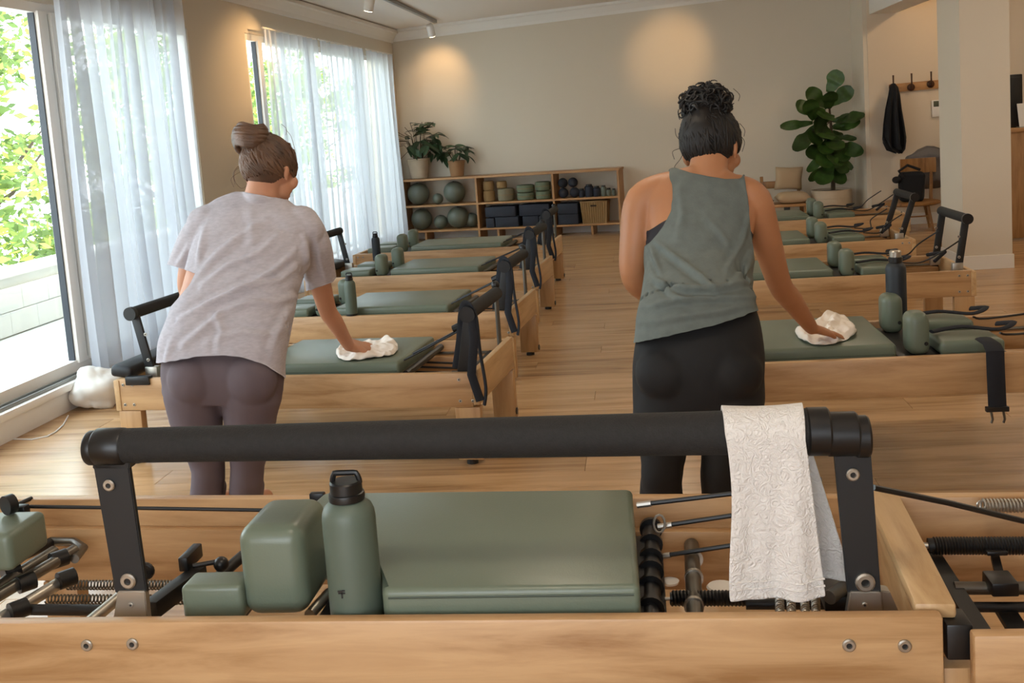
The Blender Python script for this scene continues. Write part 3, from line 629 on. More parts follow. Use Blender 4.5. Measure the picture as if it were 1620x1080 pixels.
nb('floor_cup', WHITE, MB().lathe([(.03, 0), (.034, .006), (.03, .01), (.001, .01)], U(1141, 932, .44), 20)); nb('floor_cup', WHITE, MB().lathe([(.02, 0), (.022, .006), (.001, .008)], U(1060, 922, .44), 20))
for x in (1235, 1253, 1275, 1292): nb('coil_spring', STEEL, coil(U(x, 985, .52), U(x - 3, 930, .52), .008, 16, .002))
nb('latch_block', PLAST, MB().box(U(1305, 968, .54), U(1340, 925, .54) + V((0, 0, .03)), .004)); zt(1180, 955, .5, 1340, 955, r=.012, m=BLACK, name='spring_bar')
zt(1312, 945, .58, 1340, 925, r=.014, m=STEELD, name='guide_tube'); nb('base_plate', BLACK, MB().box((pa.x + .9, 2.03, .44), (pb.x - .15, 2.08, .452)))
# under-pan dark rails for depth
nb('cross_member', BLACK, MB().box((q0.x - .28, 2.06, .47), (q0.x - .24, 2.5, .50), .004)); nb('cross_member', BLACK, MB().box((q1.x + .02, 2.06, .47), (q1.x + .05, 2.5, .50), .004))
# ------------------------------------------------------------ next foreground reformer on the right
M2 = thing('reformer', 'maple reformer cut off by the right edge, black spring frame showing', 'exercise machine', (.9, 2.3, 0))
def mb2(name, m, mb, smooth=35): return mb.build(name, m, M2, world=True, smooth=smooth)
zs = .575; pa2 = U(1541, 1006, zs); pb2 = pa2 + V((.8, .0, 0))
mb2('side_rail', WX, rail(pa2, pb2, .032, .34, zs, .006)); f2 = U(1392, 779, za) + V((.03, 0, 0)); f3 = U(1625, 777, za) + (U(1625, 777, za) - f2) * 1.2
mb2('side_rail', WX, rail(f2, f3, .035, .36, za, .005, inw=-1)); mb2('wheel_ledge', WX, rail(f2 + lo, f3 + lo, .03, .38, .47, .003, inw=-1))
for p in (pa2 + V((.05, .02, 0)), pb2, f2 + V((.1, -.02, 0)), f3): mb2('leg', WZ, MB().box((p.x - .04, p.y - .025, .02), (p.x + .04, p.y + .025, .36), .004))
mb2('coil_spring', STEEL, coil(D(1552, 799, 2.5), D(1700, 800, 2.5), .014, 26, .0028)); mb2('spring_eye', STEEL, MB().tube([D(1553 + 7 * cos(a), 799 + 7 * sin(a), 2.5) for a in [2 * pi * k / 12 for k in range(13)]], .0028, 6))
mb2('rope', PLAST, MB().tube([D(1382, 771, 2.12), D(1500, 795, 2.2), D(1640, 829, 2.26)], .0062, 8))
def z2(a, b, c, d_, z, r, m=BLACK, name='spring_bar'): return mb2(name, m, MB().tube([U(a, b, z), U(c, d_, z)], r, 14))
z2(1468, 863, 1700, 863, .53, .0175, BLACK, 'spring_sleeve'); mb2('coil_spring', PLAST, coil(U(1475, 863, .53), U(1620, 863, .53), .018, 30, .003)); z2(1445, 861, 1470, 863, .53, .007, STEEL, 'spring_pin')
z2(1510, 930, 1700, 930, .5, .014, STEELD, 'guide_tube'); z2(1520, 960, 1700, 960, .47, .011, BLACK)
mb2('frame_strip', BLACK, MB().beam(U(1472, 872, .5), U(1560, 1010, .5), .035, .012)); mb2('frame_strip', BLACK, MB().beam(U(1590, 965, .45), U(1628, 1025, .45), .04, .012)); mb2('frame_strip', BLACK, MB().beam(U(1574, 880, .5), U(1585, 925, .5), .018, .012))
mb2('clamp', PLAST, MB().box(U(1570, 945, .5), U(1598, 925, .5) + V((0, .01, .03)), .004)); mb2('clamp', PLAST, MB().box(U(1562, 880, .52), U(1584, 866, .52) + V((0, 0, .01)), .003))
# ------------------------------------------------------------ near bottle
nbz = U(553, 968, .6); nbt = bottle_((nbz.x, 2.05, .556), .0545, .315, BOTG, 'large sage green bottle standing in front of the foreground carriage pad')
mk = MB(); c = V((-.012, -.0548, .082)); mk.box(c + V((-.0015, -.0005, -.008)), c + V((.0015, .001, .008))).box(c + V((-.007, -.0005, .001)), c + V((.007, .001, .004))).box(c + V((-.008, -.0005, .005)), c + V((-.002, .001, .008))).box(c + V((.001, -.0005, .006)), c + V((.007, .001, .009)))
mk.build('emblem', PLAST, nbt, smooth=0)
# ------------------------------------------------------------ towel over the bar
def towel():
    t = thing('towel', 'white terry towel draped over the foreground padded bar', 'towel', D(1220, 660, 2.055))
    # path: front flap from the hem up, over the bar, down the back
    cu = bl.lerp(br, (1220 - 195) / 1105.); rr = rB * 1.0 + .007; n = 40; rows = []
    front_bot = D(1230, 955, 1.97).z; back_bot = D(1320, 915, 2.12).z
    def row(zf, yf, xl, xr, k, seedp):
        out = []
        for i in range(n + 1):
            u = i / n; x = xl + (xr - xl) * u
            amp = .012 * min(1, k * 1.2)
            yy = yf - amp * (sin(u * 9 + 1.0) * .8 + sin(u * 17 + k * 2) * .35) * (1 if seedp else -1)
            out.append(V((x, yy, zf - (.0 if not seedp else .004 * sin(u * 3)))))
        return out
    L0, R0 = D(1147, 650, cu.y - rr), D(1272, 650, cu.y - rr)
    ztop = cu.z
    for j in range(46):        # front
        k = 1 - j / 45.; z = front_bot + (ztop - front_bot) * (j / 45.)
        xl = L0.x + (D(1158, 935, 2.0).x - L0.x) * k + .006 * sin(k * 5); xr = R0.x + (D(1306, 950, 2.0).x - R0.x) * k
        rows.append(row(z, cu.y - rr - .006 * k, xl, xr, k, True))
    for j in range(1, 12):
        a = pi * j / 12; xsl = L0.x - .002; rows.append(row(cu.z + rr * sin(a), cu.y - rr * cos(a), xsl, R0.x + .01 * j / 12, 0, True))
    for j in range(36):
        k = j / 35.; z = ztop + (back_bot - ztop) * k
        rows.append(row(z, cu.y + rr + .008 * k, L0.x + .06 * k + .002, R0.x + .012 + (D(1338, 900, 2.11).x - R0.x) * k, k, False))
    b = MB(); b.grid(rows); o = b.build('terry_cloth', TOWEL, t, world=True, smooth=0)
    for p in o.data.polygons: p.use_smooth = True
    s = o.modifiers.new('s', 'SUBSURF'); s.levels = s.render_levels = 1
    so = o.modifiers.new('t', 'SOLIDIFY'); so.thickness = .008; so.offset = 0
    # terry relief in the material
    n_ = TOWEL.node_tree; vo = n_.nodes.new('ShaderNodeTexNoise'); vo.inputs['Scale'].default_value = 60; vo.inputs['Distortion'].default_value = 2.6; vo.inputs['Detail'].default_value = 2
    tc_ = n_.nodes.new('ShaderNodeTexCoord'); n_.links.new(tc_.outputs['Object'], vo.inputs[0]); bu = n_.nodes.new('ShaderNodeBump'); bu.inputs['Strength'].default_value = .8; bu.inputs['Distance'].default_value = .008
    n_.links.new(vo.outputs[0], bu.inputs['Height']); n_.links.new(bu.outputs[0], n_.nodes['Principled BSDF'].inputs['Normal'])
    for dz in (.022, .036):
        hm = MB(); hm.tube([p + V((0, -.0045, dz)) for p in rows[0]], .0022, 6); hm.build('hem_band', TOWEL, t, world=True)
towel()
# ------------------------------------------------------------ open shelf unit
SA = V((-3.26, 14.6, 0)); SU = (V((-.26, 14.1, 0)) - SA).normalized(); SANG = math.atan2(SU.y, SU.x); SN = V((-SU.y, SU.x, 0))
def SP(x, y, back=0):
    r = ray(x, y); C = V((0, 0, H)); t = ((SA + SN * back - C).dot(SN)) / r.dot(SN); p = C + r * t; return (p - SA).dot(SU), p.z
shf = thing('shelf_unit', 'long low open oak shelf unit against the back wall', 'shelf', SA, SANG)
SL = 3.08; SD = .34
def sbox(name, m, a, b, bev=.003): return MB().box(a, b, bev, 1).build(name, m, shf)
sbox('top_board', OAKX, (-.02, -.01, .835), (SL, SD, .865))
sbox('shelf_board', OAKX, (0, 0, .475), (SL - .02, SD, .50)); sbox('shelf_board', OAKX, (0, 0, .125), (SL - .02, SD, .15))
for x in (0, 1.09, 2.16, SL - .04): sbox('upright', OAKZ, (x, 0, 0), (x + .028, SD, .836))
for x in (.3, 1.35, 1.9, 2.65): sbox('foot_block', OAKZ, (x, .03, 0), (x + .03, SD - .02, .126))
def onshelf(px, py_, back=.15): s, z = SP(px, py_, back); return s
ZS = {'t': .865, 'm': .50, 'b': .15}
def sp3(s, back, z): p = SA + SU * s + SN * back; return V((p.x, p.y, z))
def ball(px, r, lev, label, back=.17):
    t = tag(MB().sphere((0, 0, 0), r, u=28, v=18).build('exercise_ball', BALLM, smooth=80), label, 'ball', 'exercise balls on the shelf'); t.location = sp3(onshelf(px, 330, back), back, ZS[lev] + r)
    MB().cyl((0, -r * .3, r * .95), (0, -r * .3, r * 1.01), .012, 10).build('valve', PLAST, t)
ball(664, .155, 'm', 'leftmost large sage ball on the middle shelf'); ball(694, .075, 'm', 'small sage ball between two large ones on the middle shelf', .12); ball(721, .152, 'm', 'large sage ball on the middle shelf, right of the small one')
ball(666, .148, 'b', 'leftmost large sage ball on the bottom shelf'); ball(696, .098, 'b', 'small ball on the bottom shelf between the large balls'); ball(724, .152, 'b', 'large sage ball in the middle of the bottom shelf'); ball(745, .10, 'b', 'partly hidden ball at the right end of the bottom shelf', .24)
def roll(name, px, r, h, z, m, label, cat, grp, back=.15):
    t = tag(MB().lathe([(r * .8, 0), (r * .97, h * .08), (r, h * .3), (r, h * .7), (r * .97, h * .92), (r * .8, h), (r * .1, h)], n=24).build(name, m), label, cat, grp); t.location = sp3(onshelf(px, 310, back), back, z)
    MB().tube([(r * 1.005 * cos(a), r * 1.005 * sin(a), h * .5) for a in [2 * pi * k / 20 for k in range(21)]], .003, 5).build('seam', STRAW, t)
roll('woven_pot', 774, .08, .15, .50, STRAW, 'lower tan roll at the left of the middle shelf centre bay', 'roll', 'rolls on the shelf'); roll('woven_pot', 774, .075, .13, .651, STRAW, 'upper tan roll at the left of the middle shelf centre bay', 'roll', 'rolls on the shelf')
roll('foam_roll', 801, .115, .17, .50, KHAKI, 'wide khaki roll under a small tan cylinder', 'roll', 'rolls on the shelf'); roll('woven_pot', 795, .07, .10, .671, STRAW, 'small tan cylinder on top of the wide khaki roll', 'roll', 'rolls on the shelf')
for z, a in ((.50, 'lower'), (.605, 'upper')):
    roll('ring_cushion', 832, .12, .10, z, SAGEB, a + ' sage round cushion, left of the two stacks', 'cushion', 'round cushions on the shelf'); roll('ring_cushion', 860, .105, .11 if z < .6 else .12, z + (.01 if z > .6 else 0), SAGEB, a + ' sage round cushion, right of the two stacks', 'cushion', 'round cushions on the shelf')
def block(s, z, w_, h_, label, m=NAVY, back=.02):
    o = MB().box((0, 0, 0), (w_, .26, h_), .012, 2).build('foam_block', m); o.matrix_basis = Matrix.Translation(sp3(s, back, z)) @ Matrix.Rotation(SANG, 4, 'Z'); tag(o, label, 'block', 'navy foam blocks on the shelf'); return o
for s_0, z, w_, h_, lb in ((1.20, .15, .12, .13, 'short navy block at bottom left of the centre bay'), (1.335, .15, .33, .14, 'long navy block on the bottom of the centre bay, left'), (1.72, .15, .22, .14, 'navy block on the bottom of the centre bay, middle'), (1.95, .15, .19, .13, 'small navy block on the bottom of the centre bay, right'),
        (1.20, .292, .43, .14, 'long navy block on top, left of the centre bay'), (1.68, .292, .42, .15, 'long navy block on top, right of the centre bay'), (2.21, .15, .28, .14, 'lower navy block beside the straw basket'), (2.21, .292, .28, .14, 'upper navy block beside the straw basket')):
    block(s_0, z, w_, h_, lb)
def sball(px, r, z, label, m=NAVY):
    t = tag(MB().sphere((0, 0, 0), r).build('weight_ball', m, smooth=80), label, 'ball', 'small dark weight balls'); t.location = sp3(onshelf(px, 300, .12), .12, z + r)
sball(891, .068, .50, 'lower left dark weight ball of the four'); sball(909, .068, .50, 'lower right dark weight ball of the four'); sball(891, .066, .636, 'upper left dark weight ball of the four'); sball(907, .066, .636, 'upper right dark weight ball of the four')
for px, r, h, m, lb in ((920, .04, .10, NAVY, 'dark cylinder next to the weight balls'), (932, .058, .155, NAVY, 'tallest dark canister on the right shelf'), (944, .05, .125, NAVY, 'dark canister right of the tallest one'), (955, .036, .13, BALLM, 'grey green jar on the right shelf'), (963, .034, .09, BALLM, 'short grey green jar on the right shelf'), (971, .028, .08, BALLM, 'last small jar at the right end of the shelf')):
    t = tag(MB().lathe([(r * .9, 0), (r, .01), (r, h * .85), (r * .8, h * .93), (r * .5, h), (r * .1, h)], n=20).build('canister', m), lb, 'canister', 'canisters on the right shelf'); t.location = sp3(onshelf(px, 300, .12), .12, .50)
    MB().lathe([(r * .7, 0), (r * .7, .018), (.002, .018)], n=16).build('cap', PLAST, t).location = (0, 0, h * .95)
# straw basket
bk_ = thing('straw_basket', 'tan straw basket with a handle hole on the bottom shelf', 'basket', sp3(2.52, .04, .15), SANG)
b = MB(); b.loft([[V((x, y, z)) for x, y in ((.02 - e, .02 - e), (.34 + e, .02 - e), (.34 + e, .22 + e), (.02 - e, .22 + e))] for z, e in ((0, 0), (.29, .02))], cap=True); b.build('body', STRAW, bk_)
for i in range(12): MB().tube([(.03 + i * .028, .017, 0), (.018 + i * .031, -.003, .29)], .008, 6).build('slat', STRAW, bk_)
MB().box((-.005, -.006, .275), (.365, .245, .298), .006).build('rim', STRAW, bk_); MB().box((.14, -.012, .225), (.22, -.003, .245), .004).build('handle_hole', SOIL, bk_)
# ------------------------------------------------------------ plants
def pot(t, prof, m, soil_z, soil_r):
    MB().lathe(prof, n=36, cap=False).build('pot', m, t); MB().lathe([(.001, soil_z), (soil_r, soil_z)], n=24, cap=False).build('soil', SOIL, t)
BIGLEAF = leaf_mesh('leaf', 1, .66, LEAFM, .10, 12, ruf=.5, fid=1)
def place_leaf(me, base, tip, parent, width=1., roll_=0, up=V((0, -.35, 1))):
    base = V(base); tip = V(tip); y = tip - base; L = y.length; y.normalize(); x = y.cross(up)
    if x.length < .15: x = y.cross(V((0, -1, .1)))
    x.normalize(); x = Matrix.Rotation(roll_, 3, y) @ x; z = x.cross(y); m = Matrix((x * L * width, y * L, z * L)).transposed().to_4x4(); m.translation = base
    o = link('leaf', me, parent); o.matrix_basis = parent.matrix_basis.inverted() @ m; return o
# fiddle-leaf fig: centre at ~ (2.44, 13.7)
fp = U(1317, 357, 0); FY = fp.y
fig = thing('potted_fig_tree', 'tall fiddle-leaf fig in a big cream pot by the back wall corner', 'plant', (fp.x, FY, 0))
pr = 31 / F * FY
pot(fig, [(pr * .62, 0), (pr * .80, .03), (pr * .97, .18), (pr * 1.0, .34), (pr * .96, .455), (pr * .9, .455), (pr * .9, .42)], CERAM, .43, pr * .91)
for k, z in enumerate((.08, .17, .26, .35)): MB().lathe([(pr * (.93 + .02 * k) if k else pr * .88, z), (pr * (.95 + .018 * k) if k else pr * .90, z + .003), (pr * (.93 + .02 * k) if k else pr * .88, z + .006)], n=36, cap=False).build('glaze_band', CERAM, fig)
def Z6(x, y): return (1200 + x / 3.376, 80 + y / 3.376)
def FP(x, y, dy=0): return D(*Z6(x, y), FY + dy)
trunk = [FP(398, 745), FP(400, 620), FP(392, 480), FP(385, 380), FP(378, 300), FP(375, 235)]
MB().tube(trunk, [.028, .024, .02, .016, .012, .008], 10).build('trunk', STEM, fig, world=True)
LV = [((375, 225), (430, 108), 0, 1.05), ((385, 290), (500, 198), .02, .85), ((365, 300), (265, 208), -.02, .8), ((372, 310), (390, 225), -.1, .9), ((300, 345), (208, 278), -.05, .8), ((300, 370), (270, 270), -.12, .8), ((380, 370), (300, 325), -.1, .7), ((395, 375), (500, 345), -.06, .45), ((400, 380), (550, 340), .08, .45),
      ((290, 385), (122, 405), -.03, .4), ((315, 400), (195, 525), -.14, .62), ((395, 410), (535, 375), -.15, .55), ((395, 415), (490, 412), -.1, .35), ((400, 460), (525, 468), .05, .4), ((390, 470), (310, 380), -.18, .8), ((330, 420), (290, 480), -.2, .8), ((385, 470), (350, 540), -.2, .7),
      ((400, 500), (545, 540), -.05, .45), ((400, 500), (470, 580), -.2, .7), ((380, 500), (270, 560), -.15, .75), ((385, 520), (355, 610), -.25, .8), ((395, 520), (420, 600), -.25, .75), ((380, 540), (262, 640), -.02, .45), ((395, 560), (505, 630), .05, .5), ((395, 600), (475, 645), -.1, .7), ((390, 600), (275, 692), -.05, .45), ((390, 610), (330, 705), -.15, .8), ((398, 620), (450, 705), -.12, .75), ((385, 430), (320, 470), .15, .8), ((395, 430), (450, 480), .18, .8), ((385, 520), (300, 520), .2, .8), ((400, 540), (480, 560), .2, .8), ((380, 350), (330, 390), .1, .7), ((385, 340), (350, 350), -.2, .9), ((392, 450), (420, 520), -.22, .8), ((385, 440), (340, 450), -.22, .85)]
rnd = random.Random(3)
for (a, b, dy, wd) in LV:
    st_ = FP(a[0], a[1], dy * .3); tip = FP(b[0], b[1], dy * 1.5 - .1); root = min(trunk, key=lambda q: (q - st_).length)
    MB().tube([root, st_], .006, 6).build('leaf_stalk', STEM, fig, world=True)
    if tip.x > 2.70: tip = D(*Z6(*b), 13.15)
    if st_.x > 2.70: st_ = D(*Z6(*a), 13.3)
    o = place_leaf(BIGLEAF, st_, tip, fig, wd * 1.1, rnd.uniform(-.5, .5), up=V((0, -1, .35)))
# bushy plants on the shelf
LEAF2 = leaf_mesh('leaf', 1, .34, LEAFD, .2, 5)
def bushy(px, py_, label, potr, poth, m, leaves, spread, hgt, seed, zoff=0):
    s = onshelf(px, py_, .17); p = sp3(s, .17, .865); t = thing('potted_plant', label, 'plant', p)
    pot(t, [(potr * .7, 0), (potr * .78, .01), (potr * 1.0, poth * .9), (potr * 1.04, poth * .92), (potr * 1.02, poth), (potr * .9, poth), (potr * .9, poth * .9)], m, poth * .93, potr * .93)
    rd = random.Random(seed)
    for k in range(leaves):
        a = rd.uniform(0, 2 * pi); q = rd.uniform(.35, 1); r1 = spread * q; z1 = poth + hgt * (rd.uniform(.3, 1) if q < .7 else rd.uniform(-.05, .75))
        base = V((0, 0, poth * .9)) + V((cos(a), sin(a), 0)) * potr * .3; mid = V((cos(a) * r1 * .5, sin(a) * r1 * .4, (poth + z1) / 2 + hgt * .22)); end = V((cos(a) * r1, sin(a) * r1 * .7 if sin(a) < 0 else sin(a) * r1 * .2, z1))
        MB().tube([base, mid, end], .004, 5).build('stem', STEM, t)
        dd = (end - mid).normalized()
        for j in range(5):
            u = .35 + j * .16; pt = mid.lerp(end, min(u, 1)); side = dd.cross(V((0, 0, 1))).normalized() * (1 if j % 2 else -1)
            tip = pt + (dd * .6 + side * .8 + V((0, 0, -.25 if j < 3 else -.5))).normalized() * rd.uniform(.12, .20) * (spread / .38) ** .5
            if (tip + p - BA).dot(V((-BU.y, BU.x, 0))) > -.04 or (tip + p).x < -3.13: continue
            o = place_leaf(LEAF2, pt + p, tip + p, t, 1, rd.uniform(-.4, .4))
bushy(663, 270, 'large bushy green plant in a cream pot on the shelf, left', .15, .28, CERAM, 36, .44, .50, 5)
bushy(723, 270, 'smaller green plant in a tan pot on the shelf', .115, .22, TERRA, 16, .28, .26, 6)
# ------------------------------------------------------------ bench with cushions
BEy = 13.5
bp = D(1250, 322, BEy); bn = thing('bench', 'wooden bench with dark legs beside the fig tree', 'bench', (bp.x, BEy, 0))
zt_b = D(1250, 323, BEy).z
xl = D(1200, 323, BEy).x; xr = D(1279, 322, BEy).x
MB().box((xl, BEy, zt_b - .035), (xr, BEy + .42, zt_b), .006).build('seat', OAKX, bn, world=True)
for x in (xl + .02, xr - .05): 
    for y in (BEy + .02, BEy + .37): MB().box((x, y, 0), (x + .045, y + .045, zt_b - .03), .004).build('leg', DOAK, bn, world=True)
for x in (xr - .29,): MB().box((x, BEy + .01, 0), (x + .07, BEy + .06, zt_b - .03), .004).build('leg', BLACK, bn, world=True)
for x in (xl + .1, xr - .05): MB().beam((x, BEy + .40, zt_b - .02), (x + .0, BEy + .46, zt_b + .33), .04, .03, bev=.004).build('back_post', DOAK, bn, world=True)
MB().beam((xl + .08, BEy + .44, zt_b + .22), (xr - .02, BEy + .44, zt_b + .22), .025, .09, bev=.006).build('back_rail', DOAK, bn, world=True)
def cushion(c, w_, h_, th, m, rot, label):
    b = MB(); n = 12; rows = []
    for sgn in (1, -1):
        rr = []
        for j in range(n + 1):
            row = []
            for i in range(n + 1):
                u = i / n * 2 - 1; v = j / n * 2 - 1; e = ((1 - u ** 4) * (1 - v ** 4)) ** .5; pin = 1 - .07 * (1 - abs(u)) * abs(v) ** 3 ; pin2 = 1 - .07 * (1 - abs(v)) * abs(u) ** 3
                row.append(V((u * w_ / 2 * pin2, sgn * e * th / 2, v * h_ / 2 * pin)))
            rr.append(row)
        b.grid(rr)
    bmesh.ops.remove_doubles(b.b, verts=b.b.verts[:], dist=.0008)
    o = b.build('cushion', m, smooth=80); o.matrix_basis = Matrix.Translation(V(c)) @ rot.to_4x4(); return tag(o, label, 'cushion')
cc = D(1248, 293, BEy + .3); cushion((cc.x, BEy + .30, zt_b + .30), .34, .30, .13, CREAMC, Matrix.Rotation(.25, 3, 'X') @ Matrix.Rotation(.06, 3, 'Y'), 'upright beige square cushion leaning on the bench back')
cc = D(1254, 314, BEy + .15); cushion((cc.x, BEy + .17, zt_b + .072), .40, .34, .14, CREAMC, Matrix.Rotation(pi / 2, 3, 'X'), 'flat beige cushion lying on the bench seat')
cc = D(1216, 315, BEy + .15); cushion((cc.x - .08, BEy + .17, zt_b + .052), .26, .30, .10, GREYC, Matrix.Rotation(pi / 2, 3, 'X'), 'charcoal cushion at the left end of the bench')
# ------------------------------------------------------------ entrance wall: coat rail, coat, panel
HY = 13.35
ck = thing('coat_rail', 'pale wooden coat rail with bronze hooks on the entrance wall', 'coat rail', D(1440, 133, HY) )
def HP(x, y, dy=0): return D(x, y, HY - dy)
pz0 = HP(1410, 140); pz1 = HP(1495, 128)
zr = (pz0.z + pz1.z) / 2
MB().beam(V((HP(1406, 140).x, HY - .012, pz0.z)), V((HP(1530, 120).x, HY - .012, pz0.z + .02)), .024, .10, bev=.004).build('board', OAKX, ck, world=True)
for px_, t0, b0 in ((1412, 119, 138), (1441, 116, 138), (1472, 113, 133), (1505, 110, 130)):
    p = HP(px_, b0, .02); q = HP(px_ + 1, t0, .09)
    MB().tube([p, p + V((0, -.05, -.015)), V((q.x, HY - .09, (p.z + q.z) / 2)), q], [.012, .011, .009, .011], 8).build('hook', BRONZE, ck, world=True)
    MB().sphere(p + V((0, -.01, 0)), .045, (1, .4, 1), u=12, v=8).build('hook_plate', BRONZE, ck, world=True)
co = thing('coat', 'black garment hanging from the left hook of the coat rail', 'coat', HP(1414, 200, .14))
rows = []
prof = [(132, 1411, 1416), (138, 1407, 1421), (150, 1405, 1424), (175, 1400, 1427), (200, 1397, 1431), (220, 1396, 1434), (232, 1402, 1432), (238, 1418, 1426)]
for (y, a, b) in prof:
    A = HP(a, y, .15); B = HP(b, y, .15); c = (A + B) / 2; w2 = (B - A).length / 2; n = 40; k_ = min(1, (y - 130) / 60)
    rows.append([c + V((cos(2 * pi * i / n) * w2 * (1 + .05 * k_ * sin(i * 1.26)), sin(2 * pi * i / n) * (.04 + .04 * k_) * (1 + .75 * k_ * sin(i * 1.26 + .5)), .04 * sin(i * .63) * k_)) for i in range(n)])
b = MB(); b.loft(rows); b.build('cloth', COATM, co, world=True, smooth=60)
ctrl = thing('wall_panel', 'small white wall controller with an olive screen by the column', 'control panel', HP(1482, 171))
A = HP(1474, 185); B = HP(1500, 157); MB().box((A.x, HY - .025, A.z), (B.x, HY - .001, B.z), .004).build('housing', WHITE, ctrl, world=True)
A = HP(1476, 169); MB().box((A.x, HY - .028, A.z), (B.x - .01, HY - .024, B.z - .01), .002).build('screen', PANELG, ctrl, world=True)
# ------------------------------------------------------------ chair with bag and fleece
cy0 = 12.75; chp = D(1440, 318, cy0); zs_ = chp.z
chair = thing('chair', 'round-seated oak chair beside the white column', 'chair', (chp.x, cy0, 0))
sr_ = 44 / F * cy0
MB().lathe([(sr_ * .9, zs_ - .04), (sr_, zs_ - .025), (sr_, zs_ - .008), (sr_ * .95, zs_), (.01, zs_ - .006)], n=32).build('seat', DOAK, chair)
for (a, l) in ((-2.6, 'leg'), (-.9, 'leg'), (.6, 'leg'), (2.3, 'leg')):
    MB().tube([(cos(a) * sr_ * .7, sin(a) * sr_ * .7, zs_ - .03), (cos(a) * sr_ * .92, sin(a) * sr_ * .92, 0)], [.02, .014], 10).build('leg', DOAK, chair)
MB().tube([(cos(-2.6) * sr_ * .82, sin(-2.6) * sr_ * .82, zs_ * .5), (cos(-.9) * sr_ * .82, sin(-.9) * sr_ * .82, zs_ * .53)], .009, 8).build('stretcher', DOAK, chair)
for x, in ((.28,), (.02,)): MB().tube([(x, .2, zs_ - .02), (x + .03, .27, zs_ + .3), (x + .03, .28, zs_ + .42)], [.022, .018, .016], 10).build('back_post', DOAK, chair)
q = MB(); q.loft([[V((x + .16, .27 - .5 * x * x + e, z)) for e, z in ((0, zs_ + .3), (.02, zs_ + .3), (.03, zs_ + .40), (.02, zs_ + .47), (0, zs_ + .47), (-.008, zs_ + .4))] for x in [-.20 + .04 * i for i in range(11)]]); q.build('backrest', DOAK, chair)
A = D(1426, 311, cy0 - .05); bagx = A.x
bg_ = thing('handbag', 'black handbag standing on the round oak chair', 'bag', (bagx + .12, cy0 - .02, zs_))
q = MB(); q.box((bagx - .02, cy0 - .12, zs_), (bagx + .26, cy0 + .05, zs_ + .34), .05, 4)
for v in q.b.verts: v.co += V((noise.noise(v.co * 9) * .03, noise.noise(v.co * 9 + V((5, 0, 0))) * .03, 0))
q.build('body', COATM, bg_, world=True)
MB().tube([(bagx + .02, cy0 - .1, zs_ + .28), (bagx - .04, cy0 - .13, zs_ + .36), (bagx + .06, cy0 - .12, zs_ + .42), (bagx + .2, cy0 - .1, zs_ + .36)], .016, 8).build('handle', COATM, bg_, world=True)
MB().sphere((bagx - .06, cy0 - .1, zs_ + .26), .05, (1, .8, .8)).build('pouch', COATM, bg_, world=True)
fc_ = D(1470, 258, cy0 + .3)
q = MB(); q.box((fc_.x - .22, cy0 + .30, zs_ + .1), (fc_.x + .3, cy0 + .5, fc_.z + .17), .12, 6)
bmesh.ops.subdivide_edges(q.b, edges=q.b.edges[:], cuts=2, use_grid_fill=True)
for v in q.b.verts: v.co += V((noise.noise(v.co * 7), noise.noise(v.co * 7 + V((5, 0, 0))), noise.noise(v.co * 6 + V((0, 9, 0))))) * .05
fo = q.build('fleece_jacket', PARK, smooth=80); tag(fo, 'grey fleece jacket thrown over the back of the oak chair', 'jacket')
# ------------------------------------------------------------ reception desk + things
dk = thing('reception_desk', 'pale oak reception desk at the right edge behind the column', 'desk', (3.95, 11.4, 0))
dx0 = D(1596, 300, 11.4).x
MB().box((dx0, 11.4, .02), (5.45, 11.44, 1.10), .004).build('front_panel', OAKZ, dk, world=True); MB().box((dx0 - .02, 11.37, 1.10), (5.47, 12.1, 1.14), .005).build('counter_top', OAKX, dk, world=True)
MB().box((dx0, 11.44, .02), (dx0 + .03, 12.05, 1.10), .003).build('side_panel', OAKZ, dk, world=True)
for x in (dx0 + .2, dx0 + .6, dx0 + 1.0): MB().box((x, 11.394, .05), (x + .006, 11.4, 1.08)).build('groove', DOAK, dk, world=True)
A = D(1596, 203, 11.6); B = D(1615, 117, 11.6)
mo = thing('dark_cabinet', 'tall black case standing on the reception desk', 'case', ((A.x + B.x) / 2, 11.6, 1.14)); MB().box((A.x - .05, 11.55, 1.14), (B.x, 11.8, B.z), .01).build('body', PLAST, mo, world=True); MB().box((A.x - .02, 11.545, 1.16), (B.x - .02, 11.552, B.z - .03), .003).build('door', BLACK, mo, world=True)
A = D(1612, 204, 11.45); cd_ = thing('card_holder', 'small white card stand on the reception desk', 'sign', (A.x + .08, 11.45, 1.14)); MB().beam((A.x + .08, 11.43, 1.14), (A.x + .08, 11.5, 1.14 + .24), .16, .008).build('card', WHITE, cd_, world=True); MB().box((A.x - .01, 11.4, 1.14), (A.x + .17, 11.5, 1.15)).build('base', STEEL, cd_, world=True)
# ------------------------------------------------------------ plastic bag and cable by the patio door
bgp = U(121, 652, 0); q = MB(); q.sphere((0, 0, .12), .15, (1, .9, .85), u=40, v=26)
for v in q.b.verts:
    p = v.co.copy(); k = noise.noise(p * 9) * .035 + abs(noise.noise(p * 20)) * .02; v.co += (p - V((0, 0, .13))).normalized() * k
    if v.co.z < .0: v.co.z = 0
    if v.co.z > .16: v.co.x *= 1 + (v.co.z - .16) * 1.2
pb2_ = q.build('plastic_bag', BAGW, smooth=80); pb2_.location = (bgp.x + .10, bgp.y + .10, 0); tag(pb2_, 'crumpled whitish bag lying on the floor by the patio door', 'bag')
tag(MB().tube([U(108, 657, .004), U(100, 672, .004), U(88, 683, .004), U(75, 690, .004), U(50, 695, .004), U(20, 694, .004)], .0045, 6).build('cable', BAGW), 'thin pale cable trailing on the floor from the whitish bag', 'cable')
